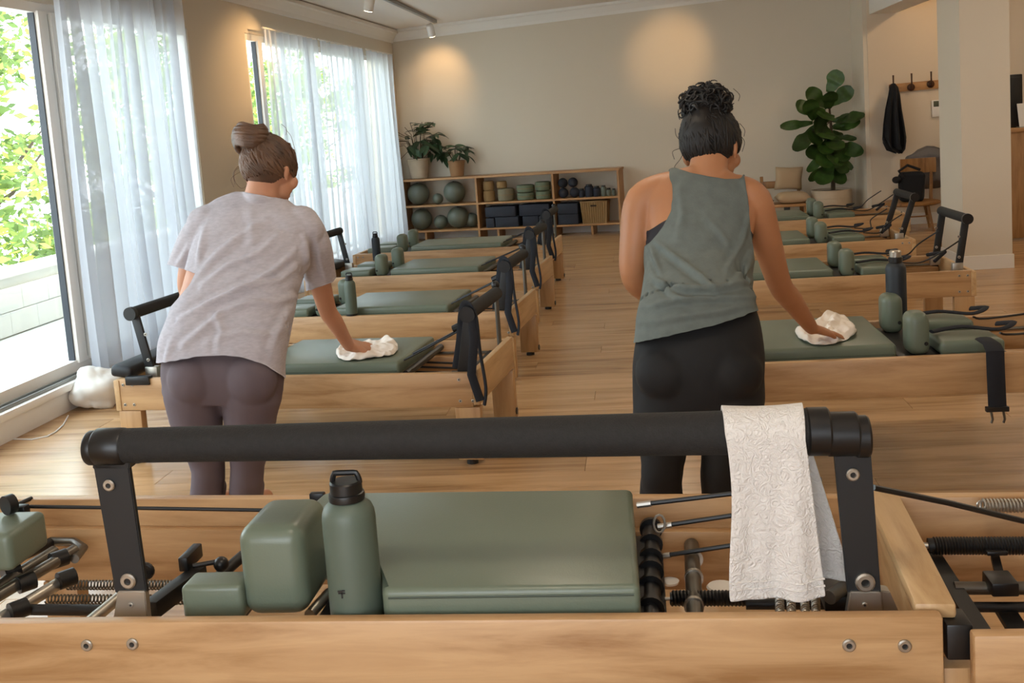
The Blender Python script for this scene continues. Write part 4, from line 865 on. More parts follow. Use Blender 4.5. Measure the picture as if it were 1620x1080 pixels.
# ------------------------------------------------------------ people
def ring(pl, pr, t, n=36, nrm=None, ex=2.3, cshift=0):
    """super-ellipse ring through two silhouette points, half thickness t"""
    c = (pl + pr) / 2; u = (pr - pl) / 2; v = nrm.normalized() * t; out = []
    for k in range(n):
        a = 2 * pi * k / n; ca, sa = cos(a), sin(a)
        out.append(c + u * (abs(ca) ** (2 / ex)) * (1 if ca >= 0 else -1) + v * ((abs(sa) ** (2 / ex)) * (1 if sa >= 0 else -1) + cshift))
    return out
def torso(specs, n=36, ex=2.3, grow=0, sub_=5):
    """specs: (pxL, pyL, pxR, pyR, depth, thick)"""
    pts = [(D(a, b, Y), D(c, d_, Y), t) for a, b, c, d_, Y, t in specs]; cen = [(p + q) / 2 for p, q, t in pts]; keys = []
    for i, (p, q, t) in enumerate(pts):
        tg = (cen[min(i + 1, len(cen) - 1)] - cen[max(i - 1, 0)]).normalized(); nn = (q - p).cross(tg); 
        if nn.y < 0: nn = -nn
        u = (q - p).normalized(); keys.append((p - u * grow, q + u * grow, t + grow, nn.normalized()))
    out = []
    def cr(a, b, c, d_, t): return .5 * ((2 * b) + (c - a) * t + (2 * a - 5 * b + 4 * c - d_) * t * t + (3 * b - a - 3 * c + d_) * t ** 3)
    m = len(keys)
    for i in range(m - 1):
        K = [keys[max(i - 1, 0)], keys[i], keys[i + 1], keys[min(i + 2, m - 1)]]
        for s in range(sub_ if i < m - 2 else sub_ + 1):
            t = s / sub_; out.append(ring(*[cr(*[K[j][e] for j in range(4)], t) for e in (0, 1, 2)], n, cr(*[K[j][3] for j in range(4)], t), ex))
    return out
def limb(b, pts, rad, n=20, flat=1., sub_=5):
    o, r = smooth_path(pts, rad, sub_); b.tube(o, r, n, flat=flat)
    b.sphere(o[0], r[0] * .99, u=16, v=10); b.sphere(o[-1], r[-1] * .99, u=16, v=10)
def remesh(mb, vox, name, m, smooth_it=4, disp=None):
    bmesh.ops.recalc_face_normals(mb.b, faces=mb.b.faces[:])
    me = bpy.data.meshes.new('t'); mb.b.to_mesh(me); mb.b.free(); o = bpy.data.objects.new('t', me); COL.objects.link(o)
    r = o.modifiers.new('r', 'REMESH'); r.mode = 'VOXEL'; r.voxel_size = vox; r.use_smooth_shade = True
    s = o.modifiers.new('s', 'SMOOTH'); s.iterations = smooth_it; s.factor = .5
    dg = bpy.context.evaluated_depsgraph_get(); me2 = bpy.data.meshes.new_from_object(o.evaluated_get(dg)); bpy.data.objects.remove(o); me2.name = name
    me2.materials.clear(); me2.materials.append(m)
    if disp:
        me2.update(); nr = [v.normal.copy() for v in me2.vertices]
        for v, n_ in zip(me2.vertices, nr): v.co += n_ * disp(v.co, n_)
    for p in me2.polygons: p.use_smooth = True
    return me2
def cover(me, body, gap=.007, n=2, only=None):
    """push every cloth vertex that sinks into the body out to the skin plus a gap"""
    bv = BVHTree.FromPolygons([v.co for v in body.vertices], [tuple(p.vertices) for p in body.polygons])
    for it in range(n):
        for v in me.vertices:
            loc, nr, i, d = bv.find_nearest(v.co)
            if loc is None: continue
            if (v.co - loc).dot(nr) < gap and d < .12: v.co = loc + nr * gap
        if it < n - 1:
            bm_ = bmesh.new(); bm_.from_mesh(me); bmesh.ops.smooth_vert(bm_, verts=bm_.verts, factor=.5, use_axis_x=True, use_axis_y=True, use_axis_z=True); bm_.to_mesh(me); bm_.free()
def attach(name, me, parent):
    me.transform(parent.matrix_basis.inverted()); return link(name, me, parent)
def hand(b, wrist, mid, tipdir, side, s=1., down=V((0, 0, -1)), curl=.35, thumb_side=1):
    """palm from wrist to knuckles, four fingers and a thumb"""
    w_ = V(wrist); k = V(mid); ax = (k - w_).normalized(); sd = V(side).normalized(); sd = (sd - ax * sd.dot(ax)).normalized()
    # palm
    for q in (-1.5, -.5, .5, 1.5):
        o = sd * q * .0195 * s; b.tube([w_ + o * .55, w_.lerp(k, .5) + o * .9 + V((0, 0, .004)), k + o], [.019 * s, .0165 * s, .0125 * s], 12); b.sphere(k + o, .0125 * s, u=12, v=8)
    L = [.066, .078, .073, .057]
    for q, l in zip((-1.5, -.5, .5, 1.5) if thumb_side < 0 else (1.5, .5, -.5, -1.5), L):
        base = k + sd * q * .0195 * s; d0 = (V(tipdir).normalized() + sd * q * .09).normalized(); l *= s
        p1 = base + d0 * l * .45; d1 = (d0 + down * curl).normalized(); p2 = p1 + d1 * l * .32; d2 = (d1 + down * curl * 1.2).normalized(); p3 = p2 + d2 * l * .25
        b.tube([base, p1, p2, p3], [.0112 * s, .0098 * s, .0088 * s, .0065 * s], 12)
        for p, r in ((p1, .0098), (p2, .0088), (p3, .0066)): b.sphere(p, r * s, u=12, v=8)
    tb_ = w_.lerp(k, .3) + sd * thumb_side * .034 * s; t1 = tb_ + (ax * .8 + sd * thumb_side * .7).normalized() * .038 * s; t2 = t1 + (ax + sd * thumb_side * .25 + down * .3).normalized() * .032 * s
    b.tube([w_.lerp(k, .2), tb_, t1, t2], [.018 * s, .0155 * s, .0125 * s, .0085 * s], 12); b.sphere(t2, .0085 * s, u=10, v=8)
def head_parts(b, c, r_, fwd, up, s):
    """skull, face and ears about centre c"""
    fwd = V(fwd).normalized(); up = V(up); up = (up - fwd * up.dot(fwd)).normalized(); rt = fwd.cross(up).normalized()
    M3 = Matrix((rt, fwd, up)).transposed(); f = lambda x, y, z: V(c) + M3 @ (V((x, y, z)) * s)
    b.sphere(f(0, 0, .02), .1 * s, (.80, .98, .98), M3, 28, 20); b.sphere(f(0, .045, -.045), .066 * s, (.88, .8, 1.1), M3, 24, 16)
    b.sphere(f(0, .075, -.095), .03 * s, (1.1, .9, .8), M3, 16, 10)           # chin
    b.tube([f(0, .093, .02), f(0, .108, -.01), f(0, .118, -.033)], [.009 * s, .011 * s, .014 * s], 10); b.sphere(f(0, .115, -.036), .0145 * s, u=12, v=8)
    for sx in (-1, 1):
        b.sphere(f(sx * .017, .106, -.04), .008 * s, u=8, v=6); b.sphere(f(sx * .031, .088, .03), .017 * s, (1.3, .6, .5), M3, 12, 8); b.sphere(f(sx * .045, .07, -.03), .027 * s, (1, .8, 1), M3, 14, 10)
        b.sphere(f(sx * .031, .09, .008), .0125 * s, u=12, v=8)
        q = Matrix.Rotation(sx * .35, 3, up) @ M3; b.sphere(f(sx * .082, -.008, -.018), .031 * s, (.28, .62, 1.05), q, 16, 12); b.sphere(f(sx * .080, -.002, -.043), .014 * s, (.5, .8, 1), q, 10, 8)
    b.tube([f(-.022, .098, -.064), f(0, .107, -.062), f(.022, .098, -.064)], [.005 * s, .008 * s, .005 * s], 8); b.tube([f(-.018, .096, -.072), f(0, .104, -.073), f(.018, .096, -.072)], [.005 * s, .008 * s, .005 * s], 8)
    return f, M3
def eyes(f, s, par, browm):
    for sx in (-1, 1):
        e = MB(); e.sphere(f(sx * .031, .0935, .008), .0105 * s, u=12, v=8); o = e.build('eye', WHITE, par, world=True); i = MB(); i.sphere(f(sx * .031, .1, .008), .006 * s, u=10, v=8); i.build('iris', SOIL, o, world=False) if False else None
        k = MB(); k.sphere(f(sx * .031, .1005, .008), .0055 * s, u=10, v=8); k.build('iris', SOIL, par, world=True)
        bmb = MB(); bmb.tube([f(sx * .014, .103, .030), f(sx * .03, .104, .037), f(sx * .048, .093, .031)], [.003 * s, .004 * s, .002 * s], 6); bmb.build('eyebrow', browm, par, world=True)
    m = MB(); m.tube([f(-.018, .1, -.068), f(0, .109, -.067), f(.018, .1, -.068)], [.003 * s, .0045 * s, .003 * s], 8); m.build('lips', LIPM, par, world=True)
LIPM = mat('lips', '9A5248', .5)
def hair_cap(b, f, M3, s, th=.012):
    """scalp volume open at the face: scaled ellipsoid slightly behind the skull"""
    b.sphere(f(0, -.012, .026), (.1 + th * .7) * s, (.82, .98, .98), M3, 36, 26)
def strands(f, s, bun, nn, seed, rad=.0042, spread=.006, low=-.075):
    rd = random.Random(seed); b = MB()
    for i in range(nn):
        a = rd.uniform(-pi * .80, pi * .80)      # around the back of the head; 0 = back
        z0 = low + .03 * abs(sin(a * .7)) + (.035 if abs(a) > 1.6 else 0) + rd.uniform(-.008, .01)
        p0 = V((sin(a) * .084, -cos(a) * .096 - .004, z0)); p3 = V(bun) + V((rd.gauss(0, .02), rd.gauss(0, .012), rd.gauss(0, .012)))
        pts = []
        for k in range(7):
            t = k / 6; p = p0.lerp(p3, t); c = V((0, -.008, .022)); d_ = p - c; e = V((d_.x / .088, d_.y / .106, d_.z / .106)); L = e.length
            if L > 0: p = c + d_ / L * (1 + .02 + rd.uniform(0, .05) * sin(t * pi))
            pts.append(f(*p))
        b.tube(pts, [rad * s * (.5 + .6 * sin(pi * (.15 + .8 * k / 6))) for k in range(7)], 6)
    return b
def bun_tubes(f, s, c, R_, nn, seed, rad, curly=False):
    rd = random.Random(seed); b = MB()
    for i in range(nn):
        if curly:
            u = V((rd.gauss(0, 1), rd.gauss(0, 1), rd.gauss(.3, 1))).normalized(); cc_ = V(c) + V((u.x * R_[0], u.y * R_[1], u.z * R_[2])) * rd.uniform(.6, 1.0); e1 = V((rd.gauss(0, 1), rd.gauss(0, 1), rd.gauss(0, 1))).normalized(); e2 = e1.cross(u + V((.01, 0, 0))).normalized(); q = rd.uniform(.010, .020); ph = rd.uniform(0, 6)
            pts = [f(*(cc_ + e1 * q * cos(ph + t * .6) * (1 - t * .02) + e2 * q * sin(ph + t * .6) + u * t * .0012)) for t in range(11)]; b.tube(pts, [rad * s * (1 - .07 * t) for t in range(11)], 5)
        else:
            a0 = rd.uniform(0, 2 * pi); tilt = rd.uniform(-.9, .9); pts = []
            for t in range(13):
                a = a0 + t * .33; k = sin(pi * t / 12); z = tilt
                p = V((cos(a) * R_[0] * math.sqrt(1 - z * z * .7), -abs(.4) * R_[1] + sin(a) * R_[1] * math.sqrt(1 - z * z * .7), z * R_[2] + .2 * R_[2] * sin(a * 2)))
                pts.append(f(*(V(c) + p)))
            b.tube(pts, [rad * s * (.6 + .5 * sin(pi * t / 12)) for t in range(13)], 7)
    return b
def fold(v, dirs):
    o = 0
    for (d_, fr, am, ph) in dirs:
        p = v.dot(V(d_)) * fr + ph + 2.2 * noise.noise(v * 3.2 + V((ph, 0, 0))); k = noise.noise(v * 3 + V((0, ph, 3)))
        o += am * (max(0, sin(p)) ** 2 - .3) * max(0, .55 + k)
    return o
def px_of(v):
    q = MC.transposed() @ (v - V((0, 0, H))); return CX + F * q.x / -q.z, CY - F * q.y / -q.z
def inside(x, y, poly):
    c = False; n = len(poly)
    for i in range(n):
        (x0, y0), (x1, y1) = poly[i], poly[i - 1]
        if (y0 > y) != (y1 > y) and x < (x1 - x0) * (y - y0) / (y1 - y0) + x0: c = not c
    return c
def tailor(me, poly, it=6):
    """cut the garment along its hem, neck and arm openings and even out the cut edge"""
    b = bmesh.new(); b.from_mesh(me); bmesh.ops.delete(b, geom=[f for f in b.faces if not inside(*px_of(f.calc_center_median()), poly)], context='FACES')
    bmesh.ops.delete(b, geom=[v for v in b.verts if not v.link_faces], context='VERTS')
    for k in range(it):
        new = {}
        for v in b.verts:
            if v.is_boundary:
                nb_ = [e.other_vert(v).co for e in v.link_edges if e.is_boundary]
                if len(nb_) == 2: new[v] = v.co * .4 + (nb_[0] + nb_[1]) * .3
        for v, c in new.items(): v.co = c
    ext = bmesh.ops.extrude_edge_only(b, edges=[e for e in b.edges if e.is_boundary]); vs = [g for g in ext['geom'] if isinstance(g, bmesh.types.BMVert)]
    b.normal_update()
    for v in vs: v.co -= V(v.normal) * 0 
    b.to_mesh(me); b.free()
def creases(me, lines, back=True):
    for v in me.vertices: pass
    P_ = [px_of(v.co) for v in me.vertices]; nr = [v.normal.copy() for v in me.vertices]
    for v, (x, y), n_ in zip(me.vertices, P_, nr):
        if back and n_.y > .25: continue
        o = 0
        for pts, am, w_ in lines:
            bd = 1e9; bs = 0; bt = 0; m = len(pts) - 1
            for i in range(m):
                ax, ay = pts[i]; bx_, by_ = pts[i + 1]; dx, dy = bx_ - ax, by_ - ay; L2 = dx * dx + dy * dy; t = max(0, min(1, ((x - ax) * dx + (y - ay) * dy) / L2))
                ex, ey = x - ax - t * dx, y - ay - t * dy; d = math.hypot(ex, ey)
                if d < bd: bd = d; bs = 1 if dx * ey - dy * ex > 0 else -1; bt = (i + t) / m
            if bd < w_ * 4:
                tp = .35 + .65 * sin(pi * min(1, max(0, bt))); q = bd * bs / w_; o += 1.7 * am * tp * (math.exp(-q * q) - .75 * math.exp(-(q - 1.6) ** 2))
        v.co += n_ * (max(o, -.007) if o < 0 else o)
# ---------------- left woman
def SPX(x, y, Y): return D(x, y, Y)
w1 = thing('person', 'person with a brown bun in a heather grey tee wiping the pad', 'person', (D(350, 600, 4.1).x, 4.1, 0))
b = MB()
hipY, shY = 4.10, 4.42
b.loft(torso([(262, 620, 444, 622, 4.1, .12), (262, 585, 440, 590, 4.1, .13), (272, 520, 446, 525, 4.16, .11), (292, 450, 462, 455, 4.26, .11), (312, 380, 486, 390, 4.36, .10), (338, 345, 470, 355, 4.42, .07), (385, 312, 440, 318, 4.45, .045)], 28))
nk0 = D(414, 312, 4.45); nk1 = D(424, 268, 4.50)
limb(b, [nk0, nk1], [.075, .068])
S1 = 1.2
hc = D(427, 269, 4.50)
f1, M1 = head_parts(b, hc, 0, V((.32, .85, -.42)), V((-.02, .30, .95)), S1)
# right arm
sh = D(486, 362, 4.42); el = D(517, 487, 4.74); wr = U(552, 547, .545); 
limb(b, [sh, D(500, 420, 4.56), el, el.lerp(wr, .35), wr], [.062, .052, .042, .040, .027])
kn = U(578, 549, .50) ; hand(b, wr, kn, V((.9, .25, -.15)), V((.2, -1, 0)), 1.15, curl=.3, thumb_side=1)
# left arm, forearm reaching forward in front of the body
sh2 = D(322, 352, 4.42); el2 = D(297, 455, 4.46); wr2 = D(345, 520, 4.85)
limb(b, [sh2, D(306, 405, 4.42), el2, el2.lerp(wr2, .4), wr2], [.062, .052, .043, .040, .027]); hand(b, wr2, wr2 + V((.03, .08, -.02)), V((.2, 1, -.4)), V((1, -.2, 0)), 1.12, thumb_side=1)
# legs
def leg_(b, pts, rad, foot): 
    limb(b, pts, rad, 24); a = V(pts[-1]); b.tube([a + V((0, -.04, -.035)), a + V((0, .05, -.045)), a + V((0, .15, -.065)), a + V((0, .19, -.07))], [.04, .042, .034, .02], 14, flat=1.0)
LL = [(D(303, 610, 4.1), .098), (D(313, 668, 4.08), .088), (D(329, 742, 4.06), .065), (D(327, 782, 4.08), .064)]
kz = LL[2][0]
for (px0, px1, px2, px3) in ((303, 313, 329, 327), (397, 395, 391, 389)):
    p3 = D(px3, 786, 4.1); an = V((p3.x + .01, 4.14, .10)); leg_(b, [D(px0, 612, 4.12), D(px1, 668, 4.1), D(px2, 742, 4.08), p3, an], [.115, .085, .062, .062, .038], 1)
me = remesh(b, .0075, 'body', SKIN1, 3); BD1 = me.copy(); body1 = attach('body', me, w1)
eyes(f1, S1, w1, HAIR1)
# leggings
b = MB(); b.loft(torso([(259, 655, 447, 655, 4.11, .125), (257, 615, 449, 615, 4.1, .145), (257, 590, 448, 592, 4.1, .15), (262, 565, 445, 575, 4.11, .14), (270, 540, 440, 545, 4.13, .13)], 32, 2.2)) if False else None
b = MB(); b.loft(torso([(262, 630, 445, 632, 4.1, .115), (258, 600, 448, 602, 4.1, .135), (257, 582, 447, 585, 4.1, .135), (262, 560, 444, 565, 4.12, .122), (276, 542, 436, 548, 4.135, .09)], 32, 2.2))
for (a, sx) in ((((308, 600), (308, 630), (312, 668), (329, 735), (328, 786)), -1), (((396, 600), (397, 630), (395, 668), (392, 735), (389, 786)), 1)):
    pts = [D(x, y, 4.1 - .01 * i) for i, (x, y) in enumerate(a)]; p3 = pts[-1]; pts.append(V((p3.x + .01, 4.13, .14))); limb(b, pts, [.122, .122, .104, .068, .0655, .047], 28)
for x in (306, 398): b.sphere(D(x, 600, 4.02), .105, (1.0, .8, 1.0))
me = remesh(b, .008, 'leggings', MAUVE, 4, lambda v, n_: fold(v, [((.1, 0, 1), 75, .0022, 1.), ((.5, 0, 1), 55, .0015, 3.)]) if v.z < .52 else .0006 * noise.noise(v * 25)); cover(me, BD1, .005); LG1 = me.copy(); attach('leggings', me, w1)
# tee
b = MB(); TS = [(247, 612, 450, 618, 4.07, .150), (251, 580, 449, 592, 4.08, .152), (254, 552, 449, 562, 4.09, .150), (263, 522, 456, 530, 4.13, .142), (277, 488, 463, 490, 4.20, .138), (292, 450, 471, 455, 4.28, .135), (303, 408, 484, 415, 4.35, .13), (310, 370, 497, 380, 4.40, .12), (318, 342, 500, 352, 4.43, .10), (338, 318, 476, 332, 4.45, .075), (374, 303, 452, 313, 4.46, .055)]
b.loft(torso(TS, 40, 2.5))
o_, r__ = smooth_path([D(478, 352, 4.43), D(492, 385, 4.48), D(505, 430, 4.60), D(510, 475, 4.70)], [.075, .084, .073, .069], 5); b.tube(o_, r__, 24); b.sphere(o_[0], .075)
o_, r__ = smooth_path([D(334, 352, 4.42), D(312, 380, 4.42), D(292, 420, 4.44), D(283, 445, 4.46)], [.082, .082, .072, .07], 5); b.tube(o_, r__, 24); b.sphere(o_[0], .082)
me = remesh(b, .008, 'tee_shirt', TEE, 4, lambda v, n_: .0035 * noise.noise(v * 9) + .0012 * noise.noise(v * 24)); cover(me, BD1, .009, 2); cover(me, LG1, .006, 2)
creases(me, [(((472, 392), (430, 430), (385, 455), (330, 480), (285, 505)), .011, 6), (((470, 420), (440, 445), (405, 452), (372, 460)), .009, 5), (((463, 470), (430, 480), (395, 478), (350, 495), (290, 545)), .011, 6), (((458, 490), (440, 520), (430, 550)), .007, 6),
    (((420, 350), (380, 372), (345, 400), (310, 440)), .008, 7), (((440, 372), (410, 400), (360, 420), (320, 452)), .008, 6), (((324, 360), (318, 390), (312, 420)), .008, 6), (((480, 372), (484, 405), (486, 440)), .009, 5), (((500, 380), (505, 410), (515, 445)), .006, 5), (((340, 490), (350, 520), (345, 555)), .005, 6), (((452, 520), (420, 530), (380, 525), (330, 540)), .006, 6), (((300, 385), (290, 405), (280, 420)), .006, 5), (((395, 330), (400, 365), (395, 400)), .004, 9), (((270, 540), (265, 560), (262, 580)), .005, 5)])
cover(me, BD1, .006, 1); cover(me, LG1, .006, 1)
tailor(me, [(262, 573), (300, 566), (345, 561), (385, 565), (420, 577), (455, 600), (470, 560), (466, 500), (474, 462), (490, 459), (527, 446), (545, 420), (520, 340), (470, 290), (453, 316), (440, 313), (415, 309), (392, 305), (376, 301), (330, 290), (270, 380), (262, 417), (309, 432), (300, 450), (240, 520), (240, 575)]); tee = attach('tee_shirt', me, w1)
for p_, nm in (([(252, 574), (300, 567), (345, 562), (385, 566), (420, 578), (447, 597)], 'hem'),): pass
bt = MB(); ptsn = [D(376, 304, 4.40), D(395, 307, 4.385), D(420, 311, 4.39), D(440, 314, 4.40), D(455, 316, 4.42)]; bt.tube(smooth_path(ptsn, [.006] * 5)[0], .006, 8, flat=.6); bt.b.free()
# hair
hb = MB(); hair_cap(hb, f1, M1, S1); bunc = (-.022, -.075, .088); hb.sphere(f1(*bunc), .055 * S1, (1.2, .9, .9), M1)
cutd = M1 @ V((0, 1, .32)).normalized()
me = remesh(hb, .007, 'hair', HAIR1, 2); 
bmt = bmesh.new(); bmt.from_mesh(me); pl = f1(0, .045, .03); nr_ = (M1 @ V((0, .88, -.62))).normalized(); bmesh.ops.delete(bmt, geom=[v for v in bmt.verts if (v.co - pl).dot(nr_) > 0], context='VERTS'); 
nr2 = (M1 @ V((0, .12, -1))).normalized(); pl2 = f1(0, 0, -.070); bmesh.ops.delete(bmt, geom=[v for v in bmt.verts if (v.co - pl2).dot(nr2) > 0], context='VERTS'); bmt.to_mesh(me); bmt.free()
h1 = attach('hair', me, w1); strands(f1, S1, (-.012, -.055, .085), 150, 2).build('hair_strands', HAIR1, h1, world=False) if False else None
def world_child(name, m, mb, root): return mb.build(name, m, root, world=True, smooth=70)
world_child('hair_strands', HAIR1, strands(f1, S1, (-.02, -.07, .07), 170, 2), w1)
world_child('hair_bun', HAIR1, bun_tubes(f1, S1, bunc, (.062, .05, .048), 46, 4, .0095), w1)
wl_ = MB()
for pts in ([(385, 262), (372, 270), (371, 285), (382, 298), (392, 292)], [(385, 262), (376, 264), (369, 275), (372, 292)], [(452, 205), (460, 215), (466, 235), (468, 250)], [(383, 270), (366, 282), (370, 296)], [(445, 196), (453, 204), (452, 214)]): wl_.tube(smooth_path([D(x, y, 4.46) for x, y in pts], [1] * len(pts))[0], .0010, 5)
world_child('loose_strands', HAIR1, wl_, w1)['kind'] = 'stuff'
# ---------------- right woman
w2 = thing('person', 'person with dark curly updo in a green tank top and black leggings', 'person', (D(1105, 620, 3.5).x, 3.5, 0))
b = MB(); S2 = 1.12
b.loft(torso([(1006, 600, 1204, 600, 3.48, .12), (1010, 540, 1196, 510, 3.50, .12), (1022, 460, 1186, 455, 3.60, .11), (1026, 400, 1188, 395, 3.70, .115), (1020, 350, 1196, 350, 3.77, .11), (1010, 315, 1204, 320, 3.80, .095), (1030, 285, 1186, 296, 3.82, .075), (1080, 268, 1160, 276, 3.84, .055)], 30, 2.2))
hc2 = D(1125, 232, 3.90)
limb(b, [D(1119, 285, 3.82), D(1124, 235, 3.87)], [.072, .062])
f2_, M2_ = head_parts(b, hc2, 0, V((.42, .84, -.38)), V((.02, .30, .95)), S2)
# shoulders + arms
shR = D(1192, 318, 3.80); elR = D(1233, 448, 4.03); wrR = U(1284, 519, .655)
limb(b, [D(1165, 300, 3.81), shR, D(1211, 375, 3.88), elR, elR.lerp(wrR, .35), wrR], [.055, .063, .054, .044, .043, .026], 24)
knR = U(1303, 524, .615); hand(b, wrR, knR, V((.85, .35, -.2)), V((.3, -1, 0)), .98, curl=.3, thumb_side=1)
shL = D(1018, 318, 3.80); elL = D(1003, 438, 3.78); wrL = D(1060, 500, 4.1)
limb(b, [D(1060, 295, 3.81), shL, D(1006, 380, 3.77), elL, elL.lerp(wrL, .4), wrL], [.055, .065, .057, .046, .043, .026], 24); hand(b, wrL, wrL + V((.03, .08, -.02)), V((.2, 1, -.4)), V((1, -.2, 0)), 1., thumb_side=1)
for cx_, tx in ((1052, 1048), (1158, 1143)):
    p3 = D(tx, 786, 3.42); leg_(b, [D(cx_, 610, 3.48), D(cx_, 660, 3.46), D(tx - 2, 735, 3.40), p3, V((p3.x, 3.46, .1))], [.10, .09, .06, .062, .038], 1)
me = remesh(b, .0065, 'body', SKIN2, 3); BD2 = me.copy(); attach('body', me, w2); eyes(f2_, S2, w2, HAIR2)
b = MB(); b.loft(torso([(1001, 640, 1204, 640, 3.47, .12), (1000, 600, 1209, 600, 3.47, .135), (1001, 570, 1210, 560, 3.47, .135), (1006, 535, 1204, 515, 3.50, .125), (1014, 500, 1196, 488, 3.53, .11)], 32, 2.2))
for a in (((1055, 600), (1053, 630), (1049, 670), (1049, 735), (1044, 786)), ((1156, 600), (1157, 630), (1156, 670), (1147, 735), (1144, 786))):
    pts = [D(x, y, 3.47 - .012 * i) for i, (x, y) in enumerate(a)]; p3 = pts[-1]; pts.append(V((p3.x, 3.46, .14))); limb(b, pts, [.108, .108, .098, .068, .067, .045], 28)
for x in (1054, 1157): b.sphere(D(x, 590, 3.40), .095, (1.05, .8, 1.0))
me = remesh(b, .008, 'leggings', BLK, 4, lambda v, n_: fold(v, [((.1, 0, 1), 75, .002, 1.)]) if v.z < .5 else 0); cover(me, BD2, .005); LG2 = me.copy(); attach('leggings', me, w2)
# tank: torso loft + straps
b = MB(); TK = [(1000, 575, 1206, 525, 3.455, .150), (1003, 543, 1203, 500, 3.47, .150), (1008, 515, 1197, 475, 3.50, .146), (1014, 480, 1190, 455, 3.57, .138), (1018, 440, 1192, 432, 3.65, .132), (1018, 405, 1196, 402, 3.71, .132), (1014, 375, 1200, 378, 3.76, .128), (1010, 345, 1205, 350, 3.79, .118), (1010, 315, 1208, 322, 3.81, .106), (1028, 285, 1190, 297, 3.83, .09), (1062, 266, 1172, 277, 3.84, .070)]
b.loft(torso(TK, 40, 2.5))
me = remesh(b, .0068, 'tank_top', TANK, 4, lambda v, n_: .003 * noise.noise(v * 9) + .001 * noise.noise(v * 24)); cover(me, BD2, .009, 2); cover(me, LG2, .006, 2)
creases(me, [(((1040, 447), (1085, 456), (1130, 457), (1188, 444)), .010, 5), (((1025, 486), (1060, 476), (1120, 470), (1192, 470)), .008, 5), (((1035, 380), (1070, 408), (1110, 438), (1140, 465)), .007, 5), (((1186, 340), (1172, 385), (1150, 425)), .007, 5), (((1028, 385), (1036, 410), (1045, 432)), .007, 4), (((1118, 345), (1140, 370), (1158, 395)), .004, 6), (((1022, 512), (1080, 500), (1140, 492), (1192, 478)), .005, 6), (((1190, 400), (1180, 425), (1160, 445)), .007, 5), (((1075, 300), (1080, 340), (1070, 375)), .004, 7), (((1030, 430), (1060, 462), (1100, 485)), .005, 5)])
cover(me, BD2, .0075, 1); cover(me, LG2, .006, 1)
tailor(me, [(1000, 543), (1060, 531), (1140, 512), (1205, 489), (1215, 460), (1196, 430), (1192, 392), (1187, 360), (1185, 325), (1181, 300), (1178, 272), (1172, 282), (1150, 283), (1122, 279), (1090, 272), (1064, 264), (1058, 268), (1062, 290), (1064, 315), (1060, 338), (1046, 362), (1028, 384), (1000, 400)]); attach('tank_top', me, w2)
bt = MB(); nk = [D(1063, 266, 3.77), D(1085, 270, 3.765), D(1120, 276, 3.76), D(1155, 280, 3.765), D(1178, 282, 3.775)]; bt.tube(smooth_path(nk, [.006] * 5)[0], .006, 8); bt.b.free()
b = MB(); b.loft(torso([(1021, 410, 1190, 410, 3.69, .10), (1022, 383, 1190, 388, 3.73, .10), (1026, 368, 1189, 375, 3.76, .095), (1035, 330, 1184, 345, 3.79, .085)], 30, 2.3)); me = remesh(b, .0075, 'sports_bra', BRA, 3); cover(me, BD2, .0015, 1)
tailor(me, [(1000, 352), (1024, 366), (1050, 350), (1075, 335), (1170, 340), (1188, 365), (1200, 385), (1200, 405), (1000, 405)]); attach('sports_bra', me, w2)
hb = MB(); hair_cap(hb, f2_, M2_, S2, .016); bn2 = (.004, -.052, .122); hb.sphere(f2_(*bn2), .05 * S2, (1.2, .95, .85), M2_)
me = remesh(hb, .007, 'hair', HAIR2, 2, lambda v, n_: .008 * noise.noise(v * 22))
bmt = bmesh.new(); bmt.from_mesh(me); pl = f2_(0, .045, .03); nr_ = (M2_ @ V((0, .88, -.62))).normalized(); bmesh.ops.delete(bmt, geom=[v for v in bmt.verts if (v.co - pl).dot(nr_) > 0], context='VERTS')
nr2 = (M2_ @ V((0, .12, -1))).normalized(); pl2 = f2_(0, 0, -.072); bmesh.ops.delete(bmt, geom=[v for v in bmt.verts if (v.co - pl2).dot(nr2) > 0], context='VERTS'); bmt.to_mesh(me); bmt.free()
attach('hair', me, w2)
world_child('hair_strands', HAIR2, strands(f2_, S2, (0, -.045, .08), 170, 12, rad=.0045), w2)
world_child('hair_bun', HAIR2, bun_tubes(f2_, S2, bn2, (.080, .055, .062), 290, 14, .0046, True), w2)
wl_ = MB(); rd = random.Random(9)
for pts in ([(1082, 240), (1076, 252), (1068, 262), (1066, 270)], [(1080, 225), (1070, 215), (1068, 203)], [(1172, 215), (1178, 225), (1174, 240)], [(1075, 235), (1064, 240), (1067, 252)], [(1098, 258), (1102, 268), (1098, 280)], [(1140, 262), (1148, 272), (1152, 282)], [(1118, 262), (1122, 275), (1120, 286)], [(1170, 195), (1178, 205), (1177, 216)], [(1160, 140), (1170, 150), (1168, 160)]): wl_.tube(smooth_path([D(x, y, 3.83) for x, y in pts], [1] * len(pts))[0], .0010, 5)
world_child('loose_strands', HAIR2, wl_, w2)['kind'] = 'stuff'
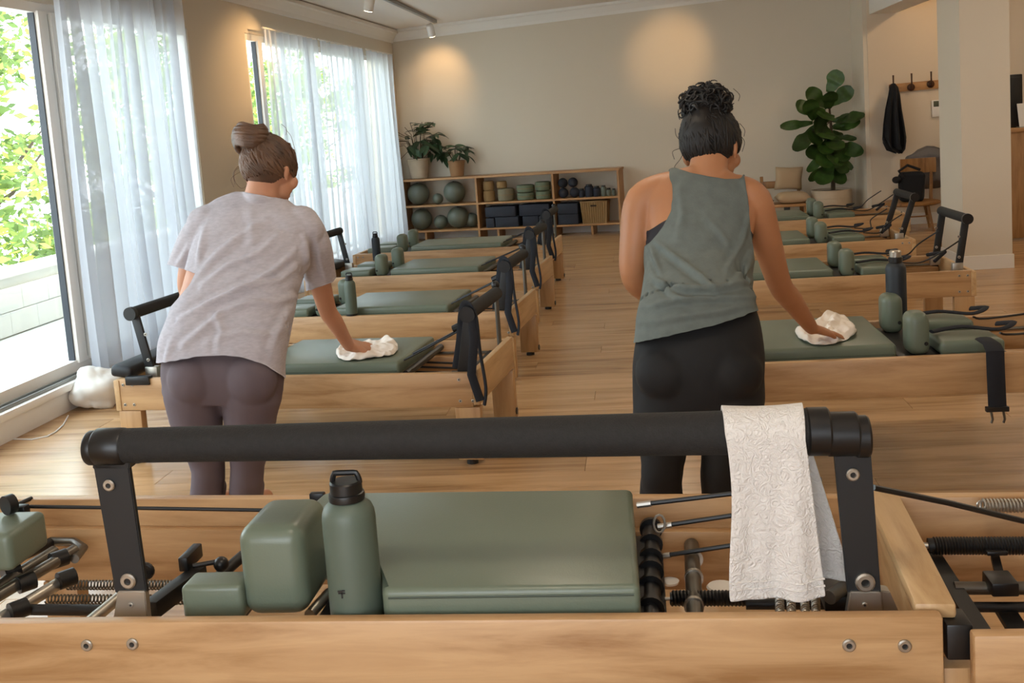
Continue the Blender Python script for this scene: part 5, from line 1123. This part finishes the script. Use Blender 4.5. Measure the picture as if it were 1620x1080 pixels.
# ---------------- wiping cloths
def cloth(name, pts, zt_, m, label, seed, th=.03):
    rd = random.Random(seed); c = sum((U(x, y, zt_) for x, y in pts), V()) / len(pts); rim = [U(x, y, zt_) for x, y in pts]; n = 48; b = MB(); rings = []
    def at(a):
        k = a / (2 * pi) * len(rim); i = int(k) % len(rim); t = k - int(k); P4 = [rim[(i + j) % len(rim)] for j in (-1, 0, 1, 2)]
        return .5 * ((2 * P4[1]) + (P4[2] - P4[0]) * t + (2 * P4[0] - 5 * P4[1] + 4 * P4[2] - P4[3]) * t * t + (3 * P4[1] - P4[0] - 3 * P4[2] + P4[3]) * t ** 3)
    for j, q in enumerate((.04, .2, .35, .5, .65, .8, .92, 1.0, 1.0)):
        r = []
        for i in range(n):
            a = 2 * pi * i / n; e = at(a); p = c.lerp(e, q); hh = 0 if j == 8 else th * (.35 + .9 * abs(noise.noise(V((p.x * 14, p.y * 14, seed)))) + .5 * max(0, sin(a * 3 + seed + q * 4))) * (1 if q < .95 else .45)
            r.append(V((p.x, p.y, zt_ + .002 + hh)))
        rings.append(r)
    b.loft(rings); bmesh.ops.subdivide_edges(b.b, edges=b.b.edges[:], cuts=1, use_grid_fill=True)
    for v in b.b.verts:
        if v.co.z > zt_ + .006: q = v.co * 22; v.co.z = max(zt_ + .004, v.co.z + .014 * (1 - 2.4 * abs(noise.noise(q + V((seed, 0, 0))))) - .004); v.co.x += .006 * noise.noise(q + V((9, 9, 0)))
    o = b.build(name, m, smooth=70); s = o.modifiers.new('s', 'SUBSURF'); s.levels = s.render_levels = 1; return tag(o, label, 'cloth')
cloth('wiping_cloth', [(532, 562), (540, 552), (560, 548), (588, 541), (615, 540), (629, 550), (622, 562), (600, 566), (575, 570), (545, 571)], .472, RAG, 'crumpled cream cloth under the left person\'s hand', 2)
cloth('wiping_cloth', [(1258, 530), (1268, 522), (1290, 512), (1315, 505), (1335, 504), (1352, 520), (1354, 532), (1335, 540), (1308, 547), (1275, 544)], .562, RAG, 'crumpled white cloth under the right person\'s hand', 5, .035)
